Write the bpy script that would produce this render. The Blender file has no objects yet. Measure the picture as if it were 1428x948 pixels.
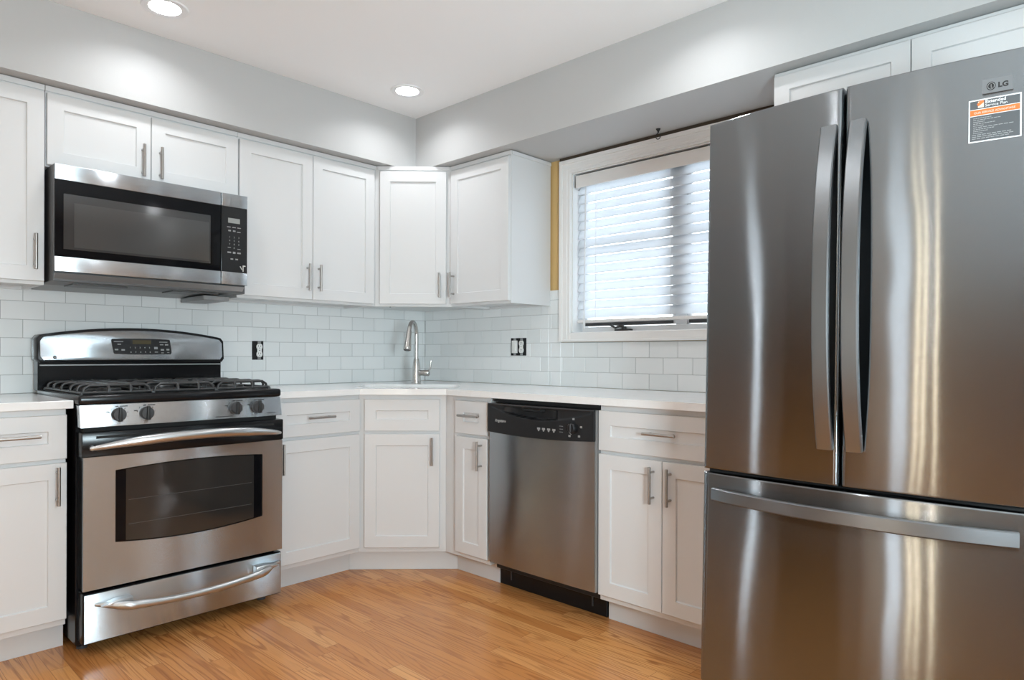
import bpy, bmesh, math, random, functools
from mathutils import Vector, Matrix
random.seed(7)
R = math.radians
S = bpy.context.scene
COL = S.collection

# ------------------------------------------------------------------ camera, world, exposure
CAM = Vector((-2.8212, -3.4599, 1.0818)); YAW = .7585; ROLL = .003; FPX = 942.2; PY = 494.81
fw = Vector((math.cos(YAW), math.sin(YAW), 0)); rt = Vector((math.sin(YAW), -math.cos(YAW), 0)); up = Vector((0, 0, 1))
r2 = rt * math.cos(ROLL) + up * math.sin(ROLL); u2 = up * math.cos(ROLL) - rt * math.sin(ROLL)
cd = bpy.data.cameras.new('camera'); cam = bpy.data.objects.new('camera', cd); COL.objects.link(cam)
cd.sensor_width = 36; cd.sensor_fit = 'HORIZONTAL'; cd.lens = FPX / 1428 * 36; cd.shift_y = (PY - 474) / 1428
cd.clip_start = .05
M = Matrix((r2, u2, -fw)).transposed().to_4x4(); M.translation = CAM; cam.matrix_world = M
S.camera = cam
S.view_settings.view_transform = 'Standard'; S.view_settings.look = 'None'
S.view_settings.gamma = 1; S.view_settings.use_curve_mapping = False
S.view_settings.exposure = 0.0
S.cycles.use_denoising = True
S.cycles.max_bounces = 10; S.cycles.diffuse_bounces = 6; S.cycles.glossy_bounces = 5
S.cycles.transmission_bounces = 8; S.cycles.transparent_max_bounces = 8
S.cycles.sample_clamp_indirect = 6; S.cycles.caustics_reflective = False; S.cycles.caustics_refractive = False

LAMP_W = 205          # radiance of each recessed bulb disc
SKY = 6.0
w = bpy.data.worlds.new('sky'); S.world = w; w.use_nodes = True
wb = w.node_tree.nodes['Background']; wb.inputs[0].default_value = (.86, .94, 1, 1); wb.inputs[1].default_value = SKY

def area(name, loc, rot, sx, sy, power, col=(1, 1, 1)):
    l = bpy.data.lights.new(name, 'AREA'); l.shape = 'RECTANGLE'; l.size = sx; l.size_y = sy
    l.energy = power; l.color = col
    o = bpy.data.objects.new(name, l); COL.objects.link(o); o.location = loc; o.rotation_euler = rot
    return o
# added fill light behind the camera, brightens and cools the ceiling
fl = area('ceiling_fill', (-2.4, -4.1, 1.15), (0, 0, 0), .5, .5, 66, (.74, .92, 1))
fl.rotation_euler = (Vector((-1.3, -1.8, 2.44)) - fl.location).to_track_quat('-Z', 'Y').to_euler()

# ------------------------------------------------------------------ materials
def mat(name, color=(.8, .8, .8), rough=.5, metal=0., aniso=0., coat=0., emit=None, estr=0., spec=.5, trans=0.):
    m = bpy.data.materials.new(name); m.use_nodes = True
    b = m.node_tree.nodes['Principled BSDF']
    b.inputs['Base Color'].default_value = (*color, 1); b.inputs['Roughness'].default_value = rough
    b.inputs['Metallic'].default_value = metal; b.inputs['Specular IOR Level'].default_value = spec
    b.inputs['Coat Weight'].default_value = coat
    b.inputs['Transmission Weight'].default_value = trans
    if aniso:
        b.inputs['Anisotropic'].default_value = aniso; b.inputs['Anisotropic Rotation'].default_value = .25
        t = m.node_tree.nodes.new('ShaderNodeTangent'); t.direction_type = 'RADIAL'; t.axis = 'Z'
        m.node_tree.links.new(t.outputs[0], b.inputs['Tangent'])
    if emit:
        b.inputs['Emission Color'].default_value = (*emit, 1); b.inputs['Emission Strength'].default_value = estr
    return m
class NT:
    """small helper for node trees"""
    def __init__(s, m): s.t = m.node_tree; s.b = s.t.nodes['Principled BSDF']
    def n(s, kind, ins=None, **props):
        x = s.t.nodes.new(kind)
        for k, v in props.items(): setattr(x, k, v)
        for k, v in (ins or {}).items():
            if hasattr(v, 'is_linked') or isinstance(v, bpy.types.NodeSocket): s.t.links.new(v, x.inputs[k])
            else: x.inputs[k].default_value = v
        return x
    def math(s, op, a, b=0., c=0.):
        return s.n('ShaderNodeMath', {0: a, 1: b, 2: c}, operation=op).outputs[0]
    def ramp(s, f, stops):
        x = s.n('ShaderNodeValToRGB', {0: f}); e = x.color_ramp.elements
        while len(e) < len(stops): e.new(.5)
        for i, (p, c) in enumerate(stops): e[i].position = p; e[i].color = (*c, 1)
        return x.outputs[0]
    def bump(s, h, strength, dist):
        x = s.n('ShaderNodeBump', {'Height': h, 'Strength': strength, 'Distance': dist})
        s.t.links.new(x.outputs[0], s.b.inputs['Normal'])
    def link(s, o, inp): s.t.links.new(o, s.b.inputs[inp])
def noise(N, vec, scale, detail=2., rough=.5):
    return N.n('ShaderNodeTexNoise', {'Vector': vec, 'Scale': scale, 'Detail': detail, 'Roughness': rough}).outputs[0]
def objco(N): return N.n('ShaderNodeTexCoord').outputs['Object']
def geopos(N): return N.n('ShaderNodeNewGeometry').outputs['Position']
def scaled(N, v, s): return N.n('ShaderNodeMapping', {'Vector': v, 'Scale': s}).outputs[0]

def paint(name, col, rough, bump=.0, bs=250):
    m = mat(name, col, rough); N = NT(m)
    if bump: N.bump(noise(N, geopos(N), bs, 2), bump, .002)
    return m
PAINT = paint('white_cabinet_paint', (.655, .658, .66), .32)
CEIL = paint('ceiling_paint', (.90, .905, .91), .9, .15)
GREY = paint('light_grey_wall_paint', (.48, .48, .475), .6, .15)
TAN = paint('mustard_wall_paint', (.60, .41, .17), .7, .2, 120)
ROOM = paint('grey_beige_wall_paint', (.34, .34, .34), .8)
TRIM = paint('white_trim_paint', (.80, .79, .775), .4)
VINYL = mat('white_vinyl', (.82, .83, .84), .35)

def steel(name, col, rough, aniso, wav=.0, wscale=2., brush=.30):
    """brushed along the horizontal: fine random tilt of the normal up and down, low waves from the sheet"""
    m = mat(name, col, rough, 1., aniso); N = NT(m); o = objco(N)
    if wav:
        h = N.math('MULTIPLY', noise(N, scaled(N, o, (1.6, 1.6, 1.0)), wscale, 1.), wav)
        nn = N.n('ShaderNodeBump', {'Height': h, 'Strength': 1., 'Distance': 1.}).outputs[0]
    else: nn = N.n('ShaderNodeNewGeometry').outputs['Normal']
    wn = N.n('ShaderNodeTexWhiteNoise', {'Vector': scaled(N, o, (700, 700, 9000))}, noise_dimensions='3D').outputs[0]
    k = N.math('MULTIPLY', N.math('SUBTRACT', wn, .5), brush)
    v = N.n('ShaderNodeVectorMath', {0: nn, 1: N.n('ShaderNodeCombineXYZ', {2: k}).outputs[0]}, operation='ADD').outputs[0]
    v = N.n('ShaderNodeVectorMath', {0: v}, operation='NORMALIZE').outputs[0]
    N.link(v, 'Normal')
    return m
STEEL = steel('brushed_stainless', (.54, .585, .62), .24, .96, brush=.8)
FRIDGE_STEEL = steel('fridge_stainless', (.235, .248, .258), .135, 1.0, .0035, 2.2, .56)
DW_STEEL = steel('dishwasher_stainless', (.39, .415, .435), .21, .98, .003, 2., .42)
HANDLE_STEEL = mat('handle_stainless', (.56, .57, .575), .30, 1.)
FHANDLE = mat('fridge_handle_steel', (.24, .25, .26), .33, 1.)
NICKEL = mat('brushed_nickel', (.56, .55, .53), .27, 1.)
PULL = mat('satin_nickel_pull', (.42, .40, .38), .3, 1.)
BLACK = mat('black_enamel', (.007, .007, .008), .2, spec=.28)
BLACKM = mat('black_plastic', (.011, .011, .012), .38, spec=.35)
CHAR = mat('charcoal_plastic', (.045, .045, .047), .42)
DARK = mat('dark_void', (.006, .006, .006), .8)
CAST = mat('cast_iron', (.028, .028, .029), .36)
GLASSB = mat('black_glass', (.004, .004, .005), .05, spec=.16)
GLASSI = mat('oven_inner_glass', (.022, .021, .020), .06, spec=.7)
MWSCREEN = mat('microwave_window_screen', (.05, .05, .05), .10, spec=.75)
GREYCASE = mat('grey_case_paint', (.09, .09, .092), .4)
UNDER = mat('galvanised_underside', (.33, .33, .33), .45, .6)
WHITEP = mat('white_plastic', (.80, .80, .78), .35)
LETTER = mat('pale_lettering', (.62, .62, .60), .5)
DIM = mat('dim_lettering', (.30, .30, .30), .5)
INK = mat('black_ink', (.012, .012, .012), .5)
ORANGE = mat('orange_print', (.80, .15, .03), .5)
PEACH = mat('peach_print', (.80, .55, .42), .5)
SLATE = mat('slate_print', (.075, .08, .085), .45)
WHITEPR = mat('white_print', (.72, .72, .72), .5)
LCD = mat('amber_lcd', (.075, .06, .03), .2)
LCDG = mat('grey_lcd', (.28, .29, .28), .2)
CHROME = mat('chrome', (.75, .75, .75), .08, 1.)
SINKM = mat('white_sink', (.74, .75, .75), .2)
BULB = mat('lamp_lens', (1, 1, 1), .5, emit=(.95, .975, 1), estr=LAMP_W)
STREAK_GLOW = mat('warm_streak_glow', (1, 1, 1), .5, emit=(1, .84, .60), estr=24)  # glow of the added tubes that the fridge mirrors as warm streaks
STREAK_BRASS = mat('streak_stand_brass', (.35, .24, .10), .35, 1.)
PULLY = mat('blind_cord', (.75, .76, .77), .6)

def tile_mat():
    m = mat('white_subway_tile', (.7, .72, .71), .2); N = NT(m)
    rnd = N.n('ShaderNodeNewGeometry').outputs['Random Per Island']
    c = N.ramp(rnd, [(0, (.72, .745, .745)), (1, (.79, .805, .805))]); N.link(c, 'Base Color')
    N.bump(noise(N, geopos(N), 7., 2.), .35, .006)
    return m
TILE = tile_mat()
GROUT = mat('grey_grout', (.42, .43, .43), .85)
def quartz():
    m = mat('white_quartz', (.8, .8, .79), .14); N = NT(m); p = geopos(N)
    a = noise(N, p, 2.2, 6., .6); v = N.math('ABSOLUTE', N.math('SUBTRACT', a, .5))
    c = N.ramp(v, [(0, (.785, .782, .775)), (.02, (.805, .805, .80)), (.3, (.815, .815, .81))]); N.link(c, 'Base Color')
    return m
QUARTZ = quartz()
def slat_mat():
    m = mat('translucent_slat', (.84, .85, .86), .45); N = NT(m)
    out = N.t.nodes['Material Output']; tr = N.n('ShaderNodeBsdfTranslucent', {0: (.80, .84, .88, 1)})
    mx = N.n('ShaderNodeMixShader', {0: .6, 1: N.b.outputs[0], 2: tr.outputs[0]})
    N.t.links.new(mx.outputs[0], out.inputs[0]); return m
SLAT = slat_mat()
def glass_mat():
    m = bpy.data.materials.new('window_glass'); m.use_nodes = True; t = m.node_tree
    t.nodes.remove(t.nodes['Principled BSDF']); out = t.nodes['Material Output']
    a = t.nodes.new('ShaderNodeBsdfTransparent'); b = t.nodes.new('ShaderNodeBsdfGlossy'); b.inputs['Roughness'].default_value = .02
    f = t.nodes.new('ShaderNodeFresnel'); f.inputs[0].default_value = 1.45
    x = t.nodes.new('ShaderNodeMixShader')
    t.links.new(f.outputs[0], x.inputs[0]); t.links.new(a.outputs[0], x.inputs[1]); t.links.new(b.outputs[0], x.inputs[2])
    t.links.new(x.outputs[0], out.inputs[0]); return m
GLASS = glass_mat()
def floor_mat():
    m = mat('oak_strip_floor', (.5, .25, .1), .2); N = NT(m); p = geopos(N)
    s = N.n('ShaderNodeSeparateXYZ', {0: p}); X, Y = s.outputs[0], s.outputs[1]
    W, L = .0572, .95
    row = N.math('FLOOR', N.math('DIVIDE', X, W)); fx = N.math('FRACT', N.math('DIVIDE', X, W))
    ro = N.n('ShaderNodeTexWhiteNoise', {'W': row}, noise_dimensions='1D').outputs[0]
    yy = N.math('ADD', N.math('DIVIDE', Y, L), N.math('MULTIPLY', ro, 7.3))
    pl_ = N.math('FLOOR', yy); fy = N.math('FRACT', yy)
    cv = N.n('ShaderNodeCombineXYZ', {0: row, 1: pl_}).outputs[0]
    rn = N.n('ShaderNodeTexWhiteNoise', {'Vector': cv}, noise_dimensions='2D'); rnd = rn.outputs[0]
    base = N.ramp(rnd, [(0, (.49, .190, .052)), (.35, (.58, .240, .070)), (.7, (.64, .282, .088)), (1, (.68, .325, .110))])
    gv = N.n('ShaderNodeCombineXYZ', {0: N.math('MULTIPLY', X, 15.), 1: N.math('MULTIPLY', Y, .95), 2: N.math('MULTIPLY', rnd, 40.)}).outputs[0]
    n1 = noise(N, gv, 1., 1.5, .45)
    ring = N.math('SINE', N.math('MULTIPLY', n1, 78.))
    ringm = N.ramp(ring, [(0, (0, 0, 0)), (.40, (0, 0, 0)), (.95, (1, 1, 1))])
    fv = N.n('ShaderNodeCombineXYZ', {0: N.math('MULTIPLY', X, 420.), 1: N.math('MULTIPLY', Y, 9.), 2: N.math('MULTIPLY', rnd, 30.)}).outputs[0]
    n2 = noise(N, fv, 1., 2., .6)
    pore = N.ramp(n2, [(.42, (1, 1, 1)), (.62, (0, 0, 0))])
    lowv = N.n('ShaderNodeCombineXYZ', {0: N.math('MULTIPLY', X, 5.), 1: N.math('MULTIPLY', Y, 2.), 2: rnd}).outputs[0]
    n3 = noise(N, lowv, 1., 2.)
    gm = N.math('MULTIPLY', ringm, N.math('MULTIPLY_ADD', pore, .5, .5))
    gm = N.math('MULTIPLY', gm, N.math('MULTIPLY_ADD', n3, 1.6, -.14))
    c1 = N.n('ShaderNodeMix', {'Factor': gm, 6: base, 7: (.29, .10, .027, 1)}, data_type='RGBA').outputs[2]
    # fine pores darken slightly
    c2 = N.n('ShaderNodeMix', {'Factor': N.math('MULTIPLY', N.math('SUBTRACT', 1., pore), .22), 6: c1, 7: (.30, .13, .05, 1)}, data_type='RGBA').outputs[2]
    ex = N.math('MULTIPLY', N.math('MINIMUM', fx, N.math('SUBTRACT', 1., fx)), W)
    ey = N.math('MULTIPLY', N.math('MINIMUM', fy, N.math('SUBTRACT', 1., fy)), L)
    e = N.math('MINIMUM', ex, ey)
    gap = N.math('LESS_THAN', e, .0007)
    c3 = N.n('ShaderNodeMix', {'Factor': N.math('MULTIPLY', gap, .65), 6: c2, 7: (.12, .045, .018, 1)}, data_type='RGBA').outputs[2]
    N.link(c3, 'Base Color')
    hb = N.math('SUBTRACT', N.math('MULTIPLY', gm, -.15), N.math('MULTIPLY', gap, .8))
    N.bump(hb, .25, .001)
    rr = N.n('ShaderNodeMapRange', {0: n3, 3: .17, 4: .30}).outputs[0]; N.link(rr, 'Roughness')
    return m
OAK = floor_mat()

# ------------------------------------------------------------------ mesh helpers
class MB:
    def __init__(s): s.bm = bmesh.new()
    def box(s, a, b, bev=0., seg=1):
        x0, x1 = sorted((a[0], b[0])); y0, y1 = sorted((a[1], b[1])); z0, z1 = sorted((a[2], b[2]))
        v = [s.bm.verts.new(p) for p in ((x0, y0, z0), (x1, y0, z0), (x1, y1, z0), (x0, y1, z0), (x0, y0, z1), (x1, y0, z1), (x1, y1, z1), (x0, y1, z1))]
        f = [s.bm.faces.new([v[i] for i in q]) for q in ((3, 2, 1, 0), (4, 5, 6, 7), (0, 1, 5, 4), (1, 2, 6, 5), (2, 3, 7, 6), (3, 0, 4, 7))]
        if bev: s._bev(f, bev, seg)
        return s
    def _bev(s, faces, bev, seg=1):
        es = list({e for f in faces for e in f.edges})
        bmesh.ops.bevel(s.bm, geom=es, offset=bev, segments=seg, profile=.5, affect='EDGES', clamp_overlap=True)
    def prism(s, poly, fn, w0, w1, bev=0., seg=1):
        n = len(poly)
        A = [s.bm.verts.new(fn(u, v, w0)) for u, v in poly]; B = [s.bm.verts.new(fn(u, v, w1)) for u, v in poly]
        f = [s.bm.faces.new(A[::-1]), s.bm.faces.new(B)]
        for i in range(n): f.append(s.bm.faces.new((A[i], A[(i + 1) % n], B[(i + 1) % n], B[i])))
        if bev:
            cap = {e for q in f[:2] for e in q.edges}
            bmesh.ops.bevel(s.bm, geom=list(cap), offset=bev, segments=seg, profile=.5, affect='EDGES', clamp_overlap=True)
        return s
    def ring(s, c, ax, ay, n):
        return [s.bm.verts.new(c + ax * math.cos(2 * math.pi * i / n) + ay * math.sin(2 * math.pi * i / n)) for i in range(n)]
    def tube(s, pts, r, n=10, closed=False, flat=None):
        """pts list; r scalar/list; flat=(ref vector, factor): radius along ref is multiplied"""
        P = [Vector(p) for p in pts]; m = len(P); rs = r if isinstance(r, (list, tuple)) else [r] * m
        rings = []; prev = None
        for i in range(m):
            if closed: t = P[(i + 1) % m] - P[i - 1]
            else: t = P[min(i + 1, m - 1)] - P[max(i - 1, 0)]
            t.normalize()
            if flat: ref = Vector(flat[0])
            else: ref = prev if prev is not None else (Vector((0, 0, 1)) if abs(t.z) < .9 else Vector((1, 0, 0)))
            a = (ref - t * ref.dot(t)).normalized(); b = t.cross(a); prev = a
            k = flat[1] if flat else 1.
            rings.append(s.ring(P[i], a * rs[i] * k, b * rs[i], n))
        for i in range(m if closed else m - 1):
            p, q = rings[i], rings[(i + 1) % m]
            for j in range(n): s.bm.faces.new((p[j], p[(j + 1) % n], q[(j + 1) % n], q[j]))
        if not closed: s.bm.faces.new(rings[0][::-1]); s.bm.faces.new(rings[-1])
        return s
    def cyl(s, p0, p1, r, n=20): return s.tube([p0, p1], r, n)
    def lathe(s, prof, c=(0, 0, 0), n=28, axis='z', cap=True):
        """prof: (radius, height) pairs"""
        c = Vector(c); A = {'z': (Vector((1, 0, 0)), Vector((0, 1, 0)), Vector((0, 0, 1))), 'y': (Vector((1, 0, 0)), Vector((0, 0, 1)), Vector((0, -1, 0))), 'x': (Vector((0, 1, 0)), Vector((0, 0, 1)), Vector((1, 0, 0)))}[axis]
        rings = [s.ring(c + A[2] * h, A[0] * max(r, 1e-4), A[1] * max(r, 1e-4), n) for r, h in prof]
        for p, q in zip(rings, rings[1:]):
            for j in range(n): s.bm.faces.new((p[j], p[(j + 1) % n], q[(j + 1) % n], q[j]))
        if cap: s.bm.faces.new(rings[0][::-1]); s.bm.faces.new(rings[-1])
        return s
    def slab(s, nu, nv, front, back):
        """closed solid between two (u,v)->point sheets, u,v in 0..1"""
        F = [[s.bm.verts.new(front(i / nu, j / nv)) for j in range(nv + 1)] for i in range(nu + 1)]
        B = [[s.bm.verts.new(back(i / nu, j / nv)) for j in range(nv + 1)] for i in range(nu + 1)]
        for i in range(nu):
            for j in range(nv):
                s.bm.faces.new((F[i][j], F[i + 1][j], F[i + 1][j + 1], F[i][j + 1]))
                s.bm.faces.new((B[i][j + 1], B[i + 1][j + 1], B[i + 1][j], B[i][j]))
        def side(seq):
            for (a, b), (c, d) in zip(seq, seq[1:]): s.bm.faces.new((a, b, d, c))
        side([(F[i][0], B[i][0]) for i in range(nu + 1)]); side([(F[i][nv], B[i][nv]) for i in range(nu + 1)])
        side([(F[0][j], B[0][j]) for j in range(nv + 1)]); side([(F[nu][j], B[nu][j]) for j in range(nv + 1)])
        return s
    def panel_door(s, x0, x1, z0, z1, yf, T=.019, st=.056, rec=.0075, slope=.0025):
        """five-piece shaker front facing -y, front face at y=yf"""
        e = .0015
        O = [(x0 + e, z0 + e), (x1 - e, z0 + e), (x1 - e, z1 - e), (x0 + e, z1 - e)]
        Os = [(x0, z0), (x1, z0), (x1, z1), (x0, z1)]
        I = [(x0 + st, z0 + st), (x1 - st, z0 + st), (x1 - st, z1 - st), (x0 + st, z1 - st)]
        J = [(x0 + st + slope, z0 + st + slope), (x1 - st - slope, z0 + st + slope), (x1 - st - slope, z1 - st - slope), (x0 + st + slope, z1 - st - slope)]
        nv = lambda L, y: [s.bm.verts.new((x, y, z)) for x, z in L]
        o, i, j, sd, bk = nv(O, yf), nv(I, yf), nv(J, yf + rec), nv(Os, yf + e), nv(Os, yf + T)
        for a, b in ((o, i), (i, j), (sd, o), (bk, sd)):
            for k in range(4): s.bm.faces.new((a[k], a[(k + 1) % 4], b[(k + 1) % 4], b[k]))
        s.bm.faces.new(j); s.bm.faces.new(bk[::-1]); return s
    def build(s, name, m, parent=None, smooth=35, **tags):
        bmesh.ops.recalc_face_normals(s.bm, faces=s.bm.faces[:])
        me = bpy.data.meshes.new(name); s.bm.to_mesh(me); s.bm.free()
        for x in (m if isinstance(m, (list, tuple)) else [m]): me.materials.append(x)
        if smooth:
            me.polygons.foreach_set('use_smooth', [True] * len(me.polygons)); me.set_sharp_from_angle(angle=R(smooth))
        o = bpy.data.objects.new(name, me); COL.objects.link(o)
        if parent: o.parent = parent
        for k, v in tags.items(): o[k] = v
        return o
def thing(name, label, cat, loc=(0, 0, 0), rotz=0., group=None):
    o = bpy.data.objects.new(name, None); COL.objects.link(o); o.empty_display_size = .1
    o.location = loc; o.rotation_euler = (0, 0, rotz); o['label'] = label; o['category'] = cat
    if group: o['group'] = group
    return o
def tag(o, label, cat, group=None):
    o['label'] = label; o['category'] = cat
    if group: o['group'] = group
    return o
def struct(mb, name, m, smooth=35):
    o = mb.build(name, m, None, smooth); o['kind'] = 'structure'; return o
def text(name, body, size, m, parent, origin, xdir, zdir, depth=.0006, align='LEFT', sx=1., shear=0., bold=0.):
    """lettering as real raised geometry: origin, writing direction, up direction"""
    c = bpy.data.curves.new(name, 'FONT'); c.body = body; c.size = size; c.extrude = depth / 2; c.align_x = align
    c.shear = shear; c.offset = bold; c.resolution_u = 3
    t = bpy.data.objects.new(name, c); COL.objects.link(t)
    dg = bpy.context.evaluated_depsgraph_get(); me = bpy.data.meshes.new_from_object(t.evaluated_get(dg))
    bpy.data.objects.remove(t); bpy.data.curves.remove(c)
    x = Vector(xdir).normalized(); z = Vector(zdir).normalized(); n = x.cross(z)
    mm = Matrix((x * sx, z, n)).transposed().to_4x4(); mm.translation = Vector(origin)
    me.transform(mm); me.materials.clear(); me.materials.append(m)
    o = bpy.data.objects.new(name, me); COL.objects.link(o); o.parent = parent; return o
def arc(a, b, n, f): return [f(a + (b - a) * i / n) for i in range(n + 1)]

# ------------------------------------------------------------------ room shell
ZC, ZS, SD = 2.437, 2.135, .385
XL, YB = -4.6, -5.6
def rect_wall(mb, fn, u0, u1, z0, z1, holes, t0, t1):
    """wall in (u,z) with rectangular holes"""
    us = sorted({u0, u1, *[h[0] for h in holes], *[h[1] for h in holes]}); zs = sorted({z0, z1, *[h[2] for h in holes], *[h[3] for h in holes]})
    for a, b in zip(us, us[1:]):
        for c, d in zip(zs, zs[1:]):
            if any(h[0] <= a and b <= h[1] and h[2] <= c and d <= h[3] for h in holes): continue
            p, q = fn(a, t0, c), fn(b, t1, d); mb.box(p, q)
mb = MB(); mb.box((XL - .12, YB - .12, -.06), (.16, .16, 0)); struct(mb, 'floor', OAK, 0)
mb = MB(); mb.box((XL, .009, 0), (.15, .15, ZC)); struct(mb, 'wall_left', ROOM, 0)
WY0, WY1, WZ0, WZ1 = -2.42, -1.218, 1.200, 2.046
mb = MB(); rect_wall(mb, lambda u, t, z: (t, u, z), YB, .009, 0, ZC, [(WY0, WY1, WZ0, WZ1), (-5.1, -4.62, .1, 2.1)], .009, .15); struct(mb, 'wall_right', TAN, 0)
mb = MB(); rect_wall(mb, lambda u, t, z: (t, u, z), YB, .15, 0, ZC, [(-2.60, -2.36, .08, 2.05), (-.28, .0, .1, 2.1)], XL - .12, XL); struct(mb, 'wall_back', ROOM, 0)
mb = MB(); rect_wall(mb, lambda u, t, z: (u, t, z), XL, .15, 0, ZC, [(-4.3, -2.5, .9, 2.1), (-.18, -.02, .08, 2.05)], YB - .12, YB); struct(mb, 'wall_front', paint('pale_wall_paint', (.68, .68, .67), .8), 0)
# lowered soffit running over both cabinet runs
mb = MB()
mb.prism([(XL, .009), (.009, .009), (.009, YB), (-SD, YB), (-SD, -SD), (XL, -SD)], lambda u, v, ww: (u, v, ww), ZS, ZC - .0005)
struct(mb, 'trim_1', GREY, 0)

# ceiling with a round opening at every recessed lamp
LAMPS = [(-.675, -.68), (-1.84, -.655), (-3.05, -1.03), (-.69, -2.22), (-2.2, -2.4), (-3.5, -2.9), (-.52, -4.2), (-2.9, -4.4)]
HOLE = .059
def ceiling2():
    mb = MB(); bm = mb.bm
    cells = [(XL, .15, YB, .15)]
    for (lx, ly) in LAMPS:
        a0, a1, b0, b1 = lx - .12, lx + .12, ly - .12, ly + .12; new = []
        for (x0, x1, y0, y1) in cells:
            if a0 >= x1 or a1 <= x0 or b0 >= y1 or b1 <= y0: new.append((x0, x1, y0, y1)); continue
            if y0 < b0: new.append((x0, x1, y0, b0))
            if b1 < y1: new.append((x0, x1, b1, y1))
            yy0, yy1 = max(y0, b0), min(y1, b1)
            if x0 < a0: new.append((x0, a0, yy0, yy1))
            if a1 < x1: new.append((a1, x1, yy0, yy1))
        cells = new
    for (x0, x1, y0, y1) in cells: bm.faces.new([bm.verts.new(p) for p in ((x0, y0, ZC), (x0, y1, ZC), (x1, y1, ZC), (x1, y0, ZC))])
    for L in LAMPS:
        n = 32; inn = []; out = []
        for i in range(n):
            t = 2 * math.pi * i / n; c_, s_ = math.cos(t), math.sin(t); k = .12 / max(abs(c_), abs(s_))
            inn.append(bm.verts.new((L[0] + HOLE * c_, L[1] + HOLE * s_, ZC))); out.append(bm.verts.new((L[0] + k * c_, L[1] + k * s_, ZC)))
        for i in range(n): j = (i + 1) % n; bm.faces.new((inn[i], out[i], out[j], inn[j]))
    mb.box((XL, YB, ZC + .10), (.15, .15, ZC + .16))
    return mb
o = ceiling2().build('ceiling', CEIL, None, 0); o['kind'] = 'structure'

# ------------------------------------------------------------------ recessed lamps
def lamp_parts(root):
    m = MB(); m.lathe([(HOLE - .001, .0), (HOLE - .001, -.004), (.083, -.006), (.086, -.0005), (HOLE - .001, .0)], n=40, cap=False); m.build('trim_ring', VINYL, root)
    m = MB(); m.lathe([(HOLE - .001, -.001), (.056, .055), (.001, .056)], n=40, cap=False); m.build('reflector', VINYL, root)
    m = MB(); m.lathe([(.001, .026), (.03, .027), (.046, .033), (.048, .053)], n=32, cap=False); m.build('bulb', BULB, root)
names = ['round recessed ceiling light nearest the soffit corner, above the sink', 'round recessed ceiling light above the cooking range']
for i, (x, y) in enumerate(LAMPS):
    lab = names[i] if i < 2 else ['recessed ceiling light by the far left end of the room', 'recessed ceiling light in front of the refrigerator', 'recessed ceiling light in the middle of the room', 'recessed ceiling light by the added glazed opening', 'recessed ceiling light at the right of the garden window', 'recessed ceiling light at the left of the garden window'][i - 2]
    t = thing('recessed_light', lab, 'ceiling light', (x, y, ZC), 0, 'recessed ceiling lights'); lamp_parts(t)

# ------------------------------------------------------------------ backsplash tiles
TP, TH, Z0 = .1540, .0777, 1.0700
def tiles(name, wall, spans, holes, off, label):
    """spans: (u0,u1,z0,z1) along the wall measured from the corner; holes in the same frame"""
    root = thing(name, label, 'backsplash', (0, 0, .915))
    P = (lambda u, d, z: (-u, d, z - .915)) if wall == 'L' else (lambda u, d, z: (d, -u, z - .915))
    def cut(rects, h):
        out = []
        for (a, b, c, d) in rects:
            if h[0] >= b or h[1] <= a or h[2] >= d or h[3] <= c: out.append((a, b, c, d)); continue
            if a < h[0]: out.append((a, h[0], c, d))
            if h[1] < b: out.append((h[1], b, c, d))
            aa, bb = max(a, h[0]), min(b, h[1])
            if c < h[2]: out.append((aa, bb, c, h[2]))
            if h[3] < d: out.append((aa, bb, h[3], d))
        return out
    g = MB(); t = MB(); gw = .0011
    for sp in spans:
        rr = [sp]
        for h in holes: rr = cut(rr, h)
        for (a, b, c, d) in rr: g.box(P(a, .0012, c), P(b, .0085, d))
        k0 = math.floor((sp[2] - Z0) / TH) - 1
        for k in range(k0, k0 + 14):
            zz0, zz1 = Z0 + k * TH, Z0 + (k + 1) * TH
            c, d = max(zz0 + gw, sp[2]), min(zz1 - gw, sp[3])
            if d - c < .004: continue
            o_ = off + (0 if k % 2 else TP / 2)
            for i in range(-2, 24):
                u0, u1 = o_ + (i - 1) * TP, o_ + i * TP
                a, b = max(u0 + gw, sp[0]), min(u1 - gw, sp[1])
                if b - a < .006: continue
                for (a2, b2, c2, d2) in functools.reduce(cut, holes, [(a, b, c, d)]):
                    if b2 - a2 > .004 and d2 - c2 > .004: t.box(P(a2, -.0003, c2), P(b2, .006, d2), .0006, 1)
    g.build('grout', GROUT, root, 0); t.build('tile', TILE, root, 25)
    return root
OA = (1.109, 1.171, 1.052, 1.152)           # single outlet cut-out on the left wall
OB = (.778, .898, 1.078, 1.178)             # double box on the right wall
tiles('tile_backsplash', 'L', [(.0005, 2.46, .9145, 1.372)], [OA], .1698, 'white subway tile backsplash behind the range, on the left wall')
tiles('tile_backsplash', 'R', [(.0005, 1.060, .9145, 1.372), (1.060, 1.147, .9145, 1.433), (1.147, 2.49, .9145, 1.150)], [OB], .0814, 'white subway tile backsplash under the window, on the right wall')

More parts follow.
